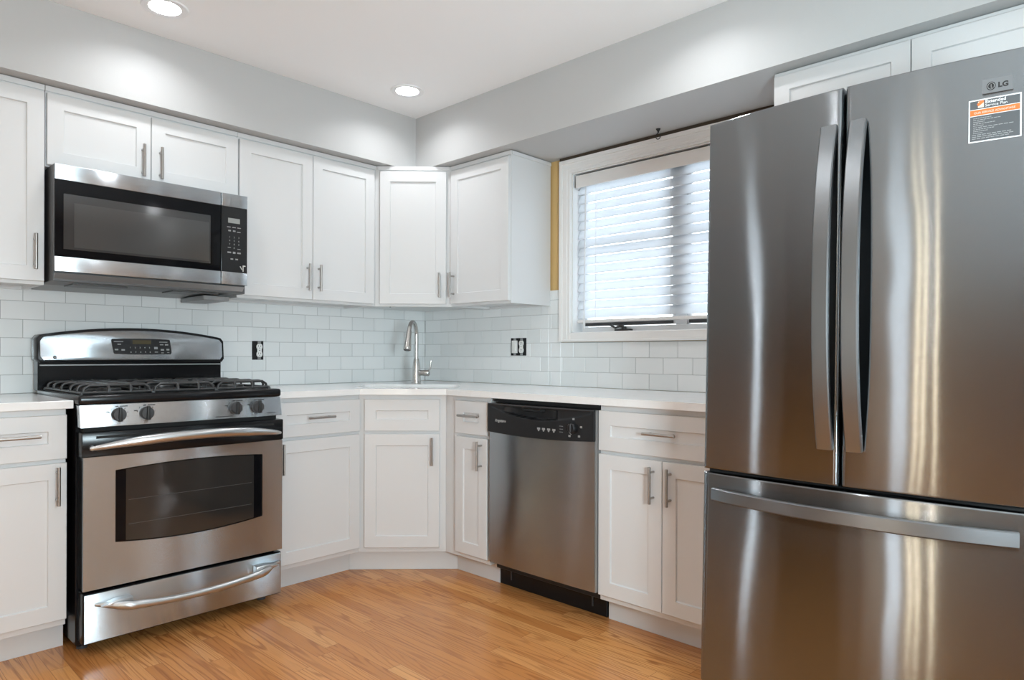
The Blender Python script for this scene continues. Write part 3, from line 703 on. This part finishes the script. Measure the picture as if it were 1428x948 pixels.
# backguard
def bg_top(x, e=0): u = (x) / .39; return 1.158 + .040 * (1 - u * u) - e
m = MB(); n_ = 24; wx = .389
def bgp(inset): 
    w_ = wx - inset; r_ = .018
    pts = [(-w_ + .012, 1.043 + inset), (w_ - .012, 1.043 + inset), (w_ , 1.058 + inset)]
    xs_ = [w_ - 2 * w_ * i / n_ for i in range(n_ + 1)]
    tp = [(x, bg_top(x, inset) - (.014 if abs(abs(x) - w_) < 1e-6 else 0)) for x in xs_]
    tp = [tp[0], (w_ - .012, bg_top(w_ - .012, inset))] + tp[1:-1] + [(-w_ + .012, bg_top(w_ - .012, inset)), tp[-1]]
    return pts + tp + [(-w_, 1.058 + inset)]
lean = lambda u, v, q: (u, q + (v - 1.043) * .10, v)
m.prism(bgp(0), lean, -.020, -.118, .008, 2); m.box((-hw - .001, -.095, .925), (hw + .001, -.022, 1.050), .003); bk = m.build('backguard', BLACK, rg, 35)
m = MB(); m.prism(bgp(.012), lean, -.117, -.1215, .0015, 2); fp = m.build('face_panel', STEEL, bk, 30)
m = MB(); m.box((-.375, -.107, 1.030), (.375, -.090, 1.036), .001); m.build('trim_strip', UNDER, bk, 0)
# control display on the backguard
xa, xb, za, zb = -1.872 - RX, -1.618 - RX, 1.082, 1.148
lq = lambda u, v, q: lean(u, v, q)
m = MB(); n2 = 12
poly = [(xa + .010, za + .004), (xa + .004 + .010, za)] + [(xa + .02 + (xb - xa - .03) * i / n2, za - .003 * (1 - (2 * i / n2 - 1) ** 2)) for i in range(n2 + 1)] + [(xb - .003, za), (xb, za + .005), (xb - .006, zb - .004), (xb - .010, zb)] + [(xb - .012 - (xb - xa - .022) * i / n2, zb + .003 * (1 - (2 * i / n2 - 1) ** 2)) for i in range(n2 + 1)] + [(xa + .004, zb), (xa + .001, zb - .005)]
m.prism(poly, lq, -.1205, -.1240); kp = m.build('control_pad', BLACKM, fp, 0)
pw = xb - xa; PX = lambda f_: xa + f_ * pw; PZ = lambda f_: zb - f_ * (zb - za)
m = MB(); m.prism([(PX(.345), PZ(.34)), (PX(.65), PZ(.34)), (PX(.65), PZ(.06)), (PX(.345), PZ(.06))], lq, -.1235, -.1246); m.build('display', LCD, kp, 0)
def bgtext(s_, fx, fz, size, m_=LETTER, al='CENTER'):
    v = PZ(fz); text('keypad_lettering', s_, size, m_, kp, (PX(fx), -.1247 + (v - 1.043) * .10, v), (1, 0, 0), (0, .0995, .995), .0006, al)
for i, ch in enumerate('12345'): bgtext(ch, .305 + .079 * i, .62, .0085)
for i, ch in enumerate('67890'): bgtext(ch, .315 + .079 * i, .93, .0085)
m = MB()
for fx, fz, ww, hh in ((.12, .18, .15, .05), (.13, .36, .055, .07), (.085, .72, .055, .10), (.19, .74, .055, .10), (.73, .60, .06, .16), (.735, .88, .055, .06), (.86, .18, .14, .05), (.83, .36, .06, .07), (.915, .36, .055, .10), (.84, .72, .055, .12), (.935, .70, .05, .12), (.84, .93, .045, .05), (.94, .90, .04, .04)):
    m.prism([(PX(fx - ww / 2), PZ(fz + hh / 2)), (PX(fx + ww / 2), PZ(fz + hh / 2)), (PX(fx + ww / 2), PZ(fz - hh / 2)), (PX(fx - ww / 2), PZ(fz - hh / 2))], lq, -.1238, -.1245)
m.build('key', DIM, kp, 0)
lx, lz = -2.083 - RX, 1.066
m = MB(); m.prism([(lx + .0070 * math.cos(2 * math.pi * i / 20), lz + .0070 * math.sin(2 * math.pi * i / 20)) for i in range(20)], lq, -.1213, -.1224); lg = m.build('maker_badge', INK, fp, 0)
text('badge_lettering', 'GE', .0072, LETTER, lg, (lx, -.1226 + (lz - 1.043) * .1, lz - .0026), (1, 0, 0), (0, .0995, .995), .0005, 'CENTER', shear=.2)
text('badge_lettering', 'Profile', .0095, INK, lg, (lx + .012, -.1220 + (lz - 1.043) * .1, lz - .0032), (1, 0, 0), (0, .0995, .995), .0005, shear=.25)
# burners and three cast iron grates
for bx_, by_, br in ((-.24, -.53, .042), (-.24, -.24, .036), (.0, -.385, .050), (.24, -.53, .050), (.24, -.24, .034)):
    m = MB(); m.lathe([(br + .012, 0), (br + .010, .006), (br, .008), (br, .014), (br - .004, .018), (.001, .019)], (bx_, by_, .9325), 28); m.build('burner', CAST, rg, 40)
ZR, ZT = .9390, .966
def grate(x0, x1, ys, xs_, fingers):
    m = MB(); y0, y1 = -.655, -.135; r_ = .0052
    c = [(x0, y0, ZR), (x1, y0, ZR), (x1, y1, ZR), (x0, y1, ZR)]
    for i in range(4): m.tube([c[i], c[(i + 1) % 4]], r_, 8)
    for y in ys:
        m.tube([(x0, y, ZR)] + arc(0, 90, 6, lambda a: (x0 + .024 - .024 * math.cos(R(a)), y, ZT - .016 + .016 * math.sin(R(a)))) + arc(90, 0, 6, lambda a: (x1 - .024 + .024 * math.cos(R(a)), y, ZT - .016 + .016 * math.sin(R(a)))) + [(x1, y, ZR)], r_, 8)
    for x in xs_:
        m.tube([(x, y0, ZR)] + arc(0, 90, 6, lambda a: (x, y0 + .022 - .022 * math.cos(R(a)), ZT - .016 + .016 * math.sin(R(a)))) + arc(90, 0, 6, lambda a: (x, y1 - .022 + .022 * math.cos(R(a)), ZT - .016 + .016 * math.sin(R(a)))) + [(x, y1, ZR)], r_ * 1.15, 8)
    # front and back top rails joining the bar ends
    for y in (y0 + .008, y1 - .008): m.tube([(x0 + .006, y, ZR), (x0 + .010, y, ZT - .012), (x0 + .026, y, ZT - .001), (x1 - .026, y, ZT - .001), (x1 - .010, y, ZT - .012), (x1 - .006, y, ZR)], r_, 8)
    for cx, cy in ((x0, y0), (x1, y0), (x1, y1), (x0, y1)): m.tube([(cx, cy, .9326), (cx, cy, ZR)], .007, 8)
    return m.build('grate', CAST, rg, 50)
grate(-.362, -.124, (-.60, -.51, -.385, -.27, -.18), (-.275, -.20), 0)
grate(-.119, .119, (-.56, -.385, -.21), (-.03, .05), 0)
grate(.124, .350, (-.60, -.51, -.385, -.27, -.18), (.20, .275), 0)

# ------------------------------------------------------------------ over-the-range microwave
mw = thing('microwave_oven', 'stainless and black over-the-range microwave under the short wall cabinet', 'microwave', (-1.770, 0, 1.352))
Z = lambda z: z - 1.352
hw = .380; MY = -.410
m = MB(); m.box((-hw, -.385, Z(1.362)), (hw, -.002, Z(1.8125)), .002); m.build('body', GREYCASE, mw, 20)
m = MB(); m.prism([(-.405, 1.392), (-.385, 1.372), (-.02, 1.352), (-.02, 1.372), (-.385, 1.392)], lambda u, v, q: (q, u, Z(v)), -hw + .004, hw - .012); un = m.build('underside', UNDER, mw, 0)
for x0, x1 in ((-.30, -.10), (.08, .28)): m = MB(); m.box((x0, -.33, Z(1.357)), (x1, -.20, Z(1.3685)), .001); m.build('vent_filter', GREYCASE, un, 0)
m = MB(); m.box((.225, -.30, Z(1.331)), (.345, -.03, Z(1.353)), .003); m.build('vent_duct', UNDER, un, 20)
xs1 = -1.512 + 1.770
dm = MB(); dm.box((-hw, MY + .004, Z(1.3985)), (xs1 - .0015, -.386, Z(1.8125)), .003, 2); md = dm.build('door', GREYCASE, mw, 30)
for z0, z1, nm in ((1.7525, 1.812, 'top_band'), (1.3985, 1.4560, 'bottom_band')):
    dm = MB(); dm.prism([(-hw + .0005, Z(z0)), (xs1 - .002, Z(z0)), (xs1 - .002, Z(z1)), (-hw + .0005, Z(z1))], lambda u, v, q: (u, q, v), MY, MY + .006, .002, 2); dm.build(nm, STEEL, md, 30)
dm = MB(); dm.box((-hw + .001, MY + .0015, Z(1.4565)), (xs1 - .002, MY + .006, Z(1.752)), .001); gl = dm.build('door_glass', GLASSB, md, 0)
dm = MB(); dm.box((-2.120 + 1.770, MY + .0008, Z(1.486)), (-1.559 + 1.770, MY + .002, Z(1.7)), .0005); sc = dm.build('window_screen', mat('mw_screen_edge', (.028, .028, .029), .08, spec=.8), gl, 0)
dm = MB(); dm.box((-2.085 + 1.770, MY + .0002, Z(1.495)), (-1.565 + 1.770, MY + .001, Z(1.668)), .0003); dm.build('inner_window', MWSCREEN, sc, 0)
m = MB(); m.box((xs1 + .0015, MY + .004, Z(1.3985)), (hw, -.386, Z(1.8125)), .003, 2); pn = m.build('control_panel', BLACK, mw, 30)
for z0, z1, nm in ((1.7525, 1.812, 'top_band'), (1.3985, 1.4560, 'bottom_band')):
    m = MB(); m.prism([(xs1 + .002, Z(z0)), (hw - .0005, Z(z0)), (hw - .0005, Z(z1)), (xs1 + .002, Z(z1))], lambda u, v, q: (u, q, v), MY, MY + .006, .002, 2); m.build(nm, STEEL, pn, 30)
m = MB(); m.box((xs1 + .003, MY + .001, Z(1.4565)), (hw - .001, MY + .006, Z(1.752)), .001); pf = m.build('key_panel', BLACKM, pn, 0)
KX = lambda f_: xs1 + .003 + f_ * (hw - xs1 - .004); KZ = lambda f_: Z(1.752 - f_ * .2955)
m = MB(); m.box((KX(.24), MY + .0002, KZ(.245)), (KX(.70), MY + .002, KZ(.17))); m.build('display', LCDG, pf, 0)
ym = MY + .0004
for r_i, row in enumerate(('123', '456', '789')):
    for c_i, ch in enumerate(row): text('keypad_lettering', ch, .011, DIM, pf, (KX(.30 + .18 * c_i), ym, KZ(.475 + .055 * r_i)), (1, 0, 0), (0, 0, 1), .0005, 'CENTER')
text('keypad_lettering', '0', .011, DIM, pf, (KX(.48), ym, KZ(.64)), (1, 0, 0), (0, 0, 1), .0005, 'CENTER')
m = MB()
for fx, fz, ww, hh in ((.27, .31, .14, .012), (.47, .31, .14, .012), (.67, .31, .14, .012), (.30, .365, .10, .022), (.48, .365, .10, .022), (.66, .375, .14, .012), (.29, .625, .12, .01), (.67, .64, .12, .01), (.29, .70, .14, .022), (.48, .70, .10, .03), (.67, .70, .14, .022), (.39, .80, .10, .02), (.58, .80, .10, .02)):
    m.box((KX(fx - ww / 2), ym - .0002, KZ(fz + hh / 2)), (KX(fx + ww / 2), ym + .001, KZ(fz - hh / 2)))
m.build('key', DIM, pf, 0)
m = MB(); m.prism([(KX(.78), KZ(.955)), (KX(.70), KZ(.90)), (KX(.735), KZ(.90)), (KX(.80), KZ(.95))], lambda u, v, q: (u, q, v), ym - .0003, ym + .001); m.prism([(KX(.82), KZ(.98)), (KX(.82), KZ(.885)), (KX(.93), KZ(.885)), (KX(.93), KZ(.90)), (KX(.85), KZ(.90)), (KX(.85), KZ(.98))], lambda u, v, q: (u, q, v), ym - .0003, ym + .001); m.build('panel_mark', LETTER, pf, 0)

# ------------------------------------------------------------------ dishwasher (local x along the wall, -y out)
dw = thing('dishwasher', 'stainless dishwasher with black control panel between white cabinets', 'dishwasher', (0, -1.2555, 0), R(-90))
DWW = .600; DF = -.645
m = MB(); m.box((.006, -.600, .10), (DWW - .006, -.03, .872), .002); m.box((.004, -.618, .868), (DWW - .002, -.05, .8835)); m.build('tub', BLACKM, dw, 0)
m = MB(); m.box((-.040, -.528, .0005), (DWW - .024, -.10, .104), .001); tk = m.build('toe_panel', BLACK, dw, 0)
for u in (.03, .50): m = MB(); m.box((u, -.531, .03), (u + .006, -.528, .085)); m.cyl((u + .003, -.532, .072), (u + .003, -.528, .072), .005, 10); m.build('toe_clip', CHAR, tk)
ctl = lambda x: .7335 - .010 * (1 - (2 * x / DWW - 1) ** 2) + .006 * (x / DWW)
m = MB()
def dfront(u, v): x = .003 + u * (DWW - .006); z = .136 + v * (ctl(x) - .002 - .136); return (x, DF - .006 * (1 - (2 * u - 1) ** 2) + .004 * max(0, .04 - v) / .04, z)
def dback(u, v): x = .003 + u * (DWW - .006); z = .136 + v * (ctl(x) - .002 - .136); return (x, -.602, z)
m.slab(20, 8, dfront, dback); m.build('door', DW_STEEL, dw, 40)
m = MB(); m.box((DWW - .003, -.642, .137), (DWW + .0015, -.602, .862)); m.box((-.0005, -.640, .137), (.003, -.602, .862)); m.build('door_edge', UNDER, dw, 0)
def swoosh(x): u = x / DWW; return .850 - .047 * math.sin(math.pi * min(1, max(0, u))) ** .9
def pocket(x, z):
    u = (x / DWW - .43) / .26
    if abs(u) >= 1: return 0
    d = swoosh(x) - .002; top = .853
    return max(0., 1 - u ** 6) if d + .006 < z < top - .002 else 0
m = MB()
def cfront(u, v):
    x = .002 + u * (DWW - .004); z0 = ctl(x); z = z0 + v * (.862 - z0)
    y = DF - .010 - .006 * (1 - (2 * u - 1) ** 2)
    s_ = swoosh(x)
    if z > s_ and .03 < u < .97: y += .007 * min(1, (z - s_) / .006) * min(1, max(0, (.862 - z) / .004))
    y += .030 * pocket(x, z) * (.35 if z > .838 and abs(x / DWW - .43) < .09 else 1)
    if v > .985: y += .004
    return (x, y, z)
def cback(u, v): x = .002 + u * (DWW - .004); z0 = ctl(x); return (x, -.602, z0 + v * (.862 - z0))
m.slab(64, 40, cfront, cback); cpn = m.build('control_panel', BLACKM, dw, 40)
m = MB()
m.slab(20, 1, lambda u, v: (.002 + u * (DWW - .004), DF - .0115 - .006 * (1 - (2 * u - 1) ** 2) + .002, .8585 + v * .004), lambda u, v: (.002 + u * (DWW - .004), DF + .006, .8585 + v * .004)); m.build('top_edge', CHAR, cpn, 0)
cy = lambda x: DF - .0105 - .006 * (1 - (2 * x / DWW - 1) ** 2)
text('maker_lettering', 'Frigidaire', .0175, LETTER, cpn, (.052, cy(.09) - .0006, .781), (1, 0, 0), (0, 0, 1), .0006, shear=.2)
kx, kz = .500, .786
m = MB(); m.lathe([(.021, 0), (.022, .005), (.019, .018), (.016, .021), (.001, .0215)], (kx, cy(kx) + .001, kz), 28, 'y'); kn = m.build('dial', BLACKM, cpn, 40)
m = MB(); m.box((kx - .0022, cy(kx) - .024, kz - .016), (kx + .0022, cy(kx) - .018, kz + .018), .001); m.build('pointer', CHAR, kn, 20)
m = MB(); m.tube(arc(150, 250, 10, lambda a: (kx + .029 * math.cos(R(a)), cy(kx) - .0006, kz + .029 * math.sin(R(a)))), .0012, 6)
for dx, dz in ((0, .036), (.038, .006), (.028, -.032), (-.020, -.034)): m.box((kx + dx - .005, cy(kx + dx) - .0008, kz + dz - .004), (kx + dx + .005, cy(kx + dx) + .002, kz + dz + .004))
for i, x in enumerate((.315, .342, .370, .398)): m.box((x - .008, cy(x) - .0008, .766), (x + .008, cy(x) + .002, .774)); m.cyl((x, cy(x) - .0008, .763), (x, cy(x) + .002, .763), .004, 10)
for i in range(3): m.box((.428, cy(.44) - .0008, .764 + i * .012), (.446, cy(.44) + .002, .7655 + i * .012))
m.build('dial_mark', DIM, cpn, 0)

# ------------------------------------------------------------------ french-door refrigerator (tilted back on its levelling feet)
FWd = .79; TILT = .030; BOW = .031; ZB, ZT_ = .747, 1.778
fr = thing('refrigerator', 'tall stainless french-door refrigerator with bottom freezer drawer at right', 'refrigerator', (-.963 - TILT * ZB, -2.488, 0), R(-90))
fr.rotation_euler = (-TILT, 0, R(-90))
fy = lambda x: -BOW * (1 - (2 * x / FWd - 1) ** 2)      # front surface (local y) at local x
DT = .075
m = MB(); m.box((.004, DT + .008, .045), (FWd - .004, .735, 1.760), .006, 2); m.build('case', GREYCASE, fr, 30)
m = MB(); m.box((.03, .045, .05), (FWd - .03, .09, .115), .003); m.build('grille', BLACKM, fr, 20)
for x in (.06, FWd - .06): m = MB(); m.lathe([(.02, 0), (.02, .015), (.01, .017), (.01, .05)], (x, .11, .0), 16); m.build('levelling_foot', CHAR, fr)
for x in (.06, .70): m = MB(); m.box((x - .05, .02, 1.760), (x + .05, .16, 1.786), .006, 2); m.build('hinge_cover', GREYCASE, fr, 30)
def door_slab(x0, x1, z0, z1, nu=16, ed=.006):
    m = MB()
    us = [0, .012, .03] + [.03 + .94 * i / nu for i in range(1, nu)] + [.97, .988, 1]
    def F(i, j):
        x = x0 + (x1 - x0) * us[i]; dx = min(x - x0, x1 - x)
        zz_ = [z0, z0 + ed * .4, z0 + ed, z1 - ed, z1 - ed * .4, z1][j]; dz = min(zz_ - z0, z1 - zz_)
        rnd_ = lambda d: ed - math.sqrt(max(0, ed * ed - max(0, ed - d) ** 2))
        return (x, fy(x) + max(rnd_(min(dx, ed)), rnd_(min(dz, ed))) , zz_)
    nI = len(us) - 1
    m.slab(nI, 5, lambda u, v: F(round(u * nI), round(v * 5)), lambda u, v: (x0 + (x1 - x0) * us[round(u * nI)], DT, [z0, z0 + ed * .4, z0 + ed, z1 - ed, z1 - ed * .4, z1][round(v * 5)]))
    return m
mid = FWd * .4965
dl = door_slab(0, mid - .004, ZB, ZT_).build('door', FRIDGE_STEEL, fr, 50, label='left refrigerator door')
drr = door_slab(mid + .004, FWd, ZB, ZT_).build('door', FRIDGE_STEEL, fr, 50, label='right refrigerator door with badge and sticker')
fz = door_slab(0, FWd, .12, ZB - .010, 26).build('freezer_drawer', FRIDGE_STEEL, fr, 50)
m = MB(); m.box((.01, .02, ZB - .010), (FWd - .01, DT + .01, ZB)); m.build('door_gasket', DARK, fr, 0)
m = MB(); m.box((mid - .004, .012, ZB), (mid + .004, DT + .006, ZT_ - .004)); m.build('door_gasket', DARK, fr, 0)
def flat_bar(path, wdir, wid, thick, ends=None):
    """bowed flat bar: path of points, width direction, half width, thickness outwards (-y)"""
    m = MB(); wdir = Vector(wdir); n = len(path); sec = []
    for i, p in enumerate(path):
        p = Vector(p); t = (Vector(path[min(i + 1, n - 1)]) - Vector(path[max(i - 1, 0)])).normalized(); nn = t.cross(wdir).normalized()
        if nn.y > 0: nn = -nn
        q = ends(i / (n - 1)) if ends else 0
        c = .003
        prof = [(-wid, 0), (-wid, thick - c), (-wid + c, thick), (wid - c, thick), (wid, thick - c), (wid, 0)]
        sec.append([m.bm.verts.new(p + wdir * a + nn * b) for a, b in prof])
    for p, q in zip(sec, sec[1:]):
        for j in range(6): m.bm.faces.new((p[j], p[(j + 1) % 6], q[(j + 1) % 6], q[j]))
    m.bm.faces.new(sec[0][::-1]); m.bm.faces.new(sec[-1]); return m
HZ0, HZ1 = .843, 1.676
for x, par in ((mid - .033, dl), (mid + .037, drr)):
    pth = [(x, fy(x) - .002 - .050 * (1 - abs(2 * i / 30 - 1) ** 2.4), HZ0 + (HZ1 - HZ0) * i / 30) for i in range(31)]
    m = flat_bar(pth, (1, 0, 0), .0200, .014); m.build('handle', FHANDLE, par, 40)
hx0, hx1, hzz = .043, .757, .678
pth = []
for i in range(37):
    u = i / 36; x = hx0 + (hx1 - hx0) * u; k = 1 - abs(2 * u - 1) ** 2.4; pth.append((x, fy(x) - .002 - .038 * k, hzz))
m = flat_bar(pth, (0, 0, 1), .0180, .016); m.build('handle', FHANDLE, fz, 40)

# badge and service sticker on the right door (they follow its curve)
def skin(x0, x1, z0, z1, h, base=0.):
    m = MB(); m.slab(8, 1, lambda u, v: (x0 + (x1 - x0) * u, fy(x0 + (x1 - x0) * u) - base - h, z0 + (z1 - z0) * v), lambda u, v: (x0 + (x1 - x0) * u, fy(x0 + (x1 - x0) * u) - base + .0004, z0 + (z1 - z0) * v)); return m
def dtan(x): return (1, (fy(x + .005) - fy(x - .005)) / .01, 0)
bgd = skin(.687, .7435, 1.684, 1.7165, .0030).build('badge', FHANDLE, drr, 30)
m = MB(); cx, cz = .7035, 1.6995
m.prism([(cx + .0085 * math.cos(2 * math.pi * i / 24), cz + .0098 * math.sin(2 * math.pi * i / 24)) for i in range(24)], lambda u, v, q: (u, fy(u) - q, v), .0028, .0036); rd = m.build('emblem', INK, bgd, 0)
m = MB(); m.tube(arc(-40, 300, 16, lambda a: (cx + .0062 * math.cos(R(a)), fy(cx + .0062 * math.cos(R(a))) - .0037, cz + .0072 * math.sin(R(a)))), .0006, 6); m.box((cx - .0005, fy(cx) - .0042, cz - .004), (cx + .0005, fy(cx) - .0034, cz + .004)); m.box((cx - .0005, fy(cx) - .0042, cz - .004), (cx + .003, fy(cx) - .0034, cz - .003)); m.build('emblem_line', DIM, rd, 0)
text('badge_lettering', 'LG', .0160, INK, bgd, (.7160, fy(.716) - .0032, 1.6940), dtan(.727), (0, 0, 1), .0006, bold=.0007)
sx0, sx1, sz0, sz1 = .6612, .7588, 1.5750, 1.6740
st = skin(sx0, sx1, sz0, sz1, .0008).build('service_sticker', WHITEPR, drr, 30, label='grey and orange service plan sticker')
skin(sx0 + .0028, sx1 - .0028, sz0 + .0028, sz1 - .0028, .0004, .0008).build('sticker_ground', SLATE, st, 0)
skin(sx0 + .0028, sx1 - .0028, 1.6355, 1.6515, .0004, .0010).build('sticker_rule', WHITEPR, st, 0)
skin(sx0 + .0028, sx1 - .0028, 1.6368, 1.6502, .0004, .0012).build('orange_band', ORANGE, st, 0)
skin(.6790, .6900, 1.6545, 1.6690, .0004, .0010).build('sticker_emblem', PEACH, st, 0)
m = MB(); m.prism([(.6770, 1.663), (.6840, 1.6705), (.6900, 1.6705), (.6900, 1.666), (.6800, 1.658)], lambda u, v, q: (u, fy(u) - q, v), .0010, .0017); m.build('sticker_emblem_corner', ORANGE, st, 0)
def stext(s_, x, z, size, m_, bold=0., sx=1., al='LEFT', shear=0.):
    xm = x + .02; tx = dtan(xm); text('sticker_lettering', s_, size, m_, st, (x, fy(x) - .0024, z), tx, (0, 0, 1), .0006, al, sx, shear, bold)
stext('Extended', .6925, 1.6625, .0102, WHITEPR, .0002); stext('Service Plan', .6925, 1.6545, .0086, WHITEPR, 0)
stext('OUR SERVICE ADVANTAGE', .6715, 1.6405, .0064, PEACH, .0001, .98)
lines = [(.670, .035), (.670, .052), (.670, .022), (.670, .042), (.670, .020), (.670, .076), (.670, .040), (.670, .028), (.670, .018), (.668, .074), (.668, .078), (.668, .070)]
m = MB()
for i, (x, L_) in enumerate(lines):
    z = 1.6300 - .0043 * i
    for k in range(8):
        a_, b_ = x + L_ * k / 8, x + L_ * (k + .82) / 8
        q = [m.bm.verts.new((u, fy(u) - .0014, v)) for u, v in ((a_, z), (b_, z), (b_, z + .0013), (a_, z + .0013))]; q2 = [m.bm.verts.new((c.co.x, c.co.y + .0005, c.co.z)) for c in q]
        m.bm.faces.new(q); m.bm.faces.new(q2[::-1])
        for j in range(4): m.bm.faces.new((q[j], q2[j], q2[(j + 1) % 4], q[(j + 1) % 4]))
m.build('fine_print', DIM, st, 0)

# ------------------------------------------------------------------ behind the camera: a window, and unseen pieces added for streaks in the steel
d1 = bpy.data.objects.new('streak_opening', None); COL.objects.link(d1); d1.location = (XL, -2.48, 0); d1['kind'] = 'structure'  # narrow glazed opening added for the broad bright streak on the fridge
m = MB(); m.box((-.10, -.12, .08), (-.05, -.10, 2.05)); m.box((-.10, .10, .08), (-.05, .12, 2.05)); m.box((-.10, -.10, .08), (-.05, .10, .15)); m.box((-.10, -.10, 1.99), (-.05, .10, 2.05)); m.build('streak_opening_frame', TRIM, d1, 0)
m = MB(); m.box((.0, .12, .0), (.03, .40, 2.12)); m.box((.0, -.20, .0), (.03, -.12, 2.12)); m.build('added_pale_board', TRIM, d1, 0)  # wide pale board added for the lighter zone mirrored beside that streak
m = MB(); m.box((-.08, -.10, .15), (-.07, .10, 1.99)); m.build('glass', GLASS, d1, 0)  # glazing of the added opening
m = MB(); m.box((XL, -1.80, .0), (XL + .04, -.80, 2.06), .004); d2 = m.build('dark_zone_panel', mat('dark_zone_brown', (.035, .022, .015), .5), None, 0); d2['kind'] = 'structure'  # unseen dark panel added so the fridge mirrors a dark zone
w2 = bpy.data.objects.new('window_2', None); COL.objects.link(w2); w2.location = (-3.4, YB, .9); w2['kind'] = 'structure'
m = MB()
for x in (-.90, -.03, .84): m.box((x, -.09, 0), (x + .06, -.03, 1.2))
m.box((-.84, -.09, 0), (.84, -.03, .05)); m.box((-.84, -.09, 1.15), (.84, -.03, 1.2)); m.build('window_frame', TRIM, w2, 0)
m = MB(); m.box((-.84, -.065, .05), (.84, -.055, 1.15)); m.build('glass', GLASS, w2, 0)
m = MB(); m.box((XL - .10, -.28, .1), (XL - .09, .0, 2.1)); w3 = m.build('streak_slit_1', GLASS, None, 0); w3['kind'] = 'structure'  # unseen glass slit added for the left streak on the fridge
m = MB(); m.box((-.18, YB - .08, .08), (-.02, YB - .07, 2.05)); w4 = m.build('streak_slit_2', GLASS, None, 0); w4['kind'] = 'structure'  # glazed slit added behind the camera for a streak on the oven
m = MB(); m.box((.12, -5.1, .1), (.13, -4.62, 2.1)); w5 = m.build('streak_slit_3', GLASS, None, 0); w5['kind'] = 'structure'  # another added slit, for the second streak on the range front
ch = thing('streak_tubes', 'unseen added stand of three slender warm glowing tubes for streaks on the refrigerator', 'added light', (-4.1, -2.84, 0))  # made-up glowing tubes, placed only for the warm fridge streaks
m = MB(); m.lathe([(.001, .0005), (.16, .0005), (.16, .02), (.03, .03), (.001, .03)], n=28); m.build('base', STREAK_BRASS, ch)
for yy in (-.125, .015, .095):
    m = MB(); m.tube([(0, yy, .028), (0, yy, .30)], .007, 10); tb = m.build('streak_tube_stem', STREAK_BRASS, ch)
    m = MB(); m.tube([(0, yy, .30), (0, yy, 1.95)], .009, 12); m.build('streak_glow_tube', STREAK_GLOW, tb)
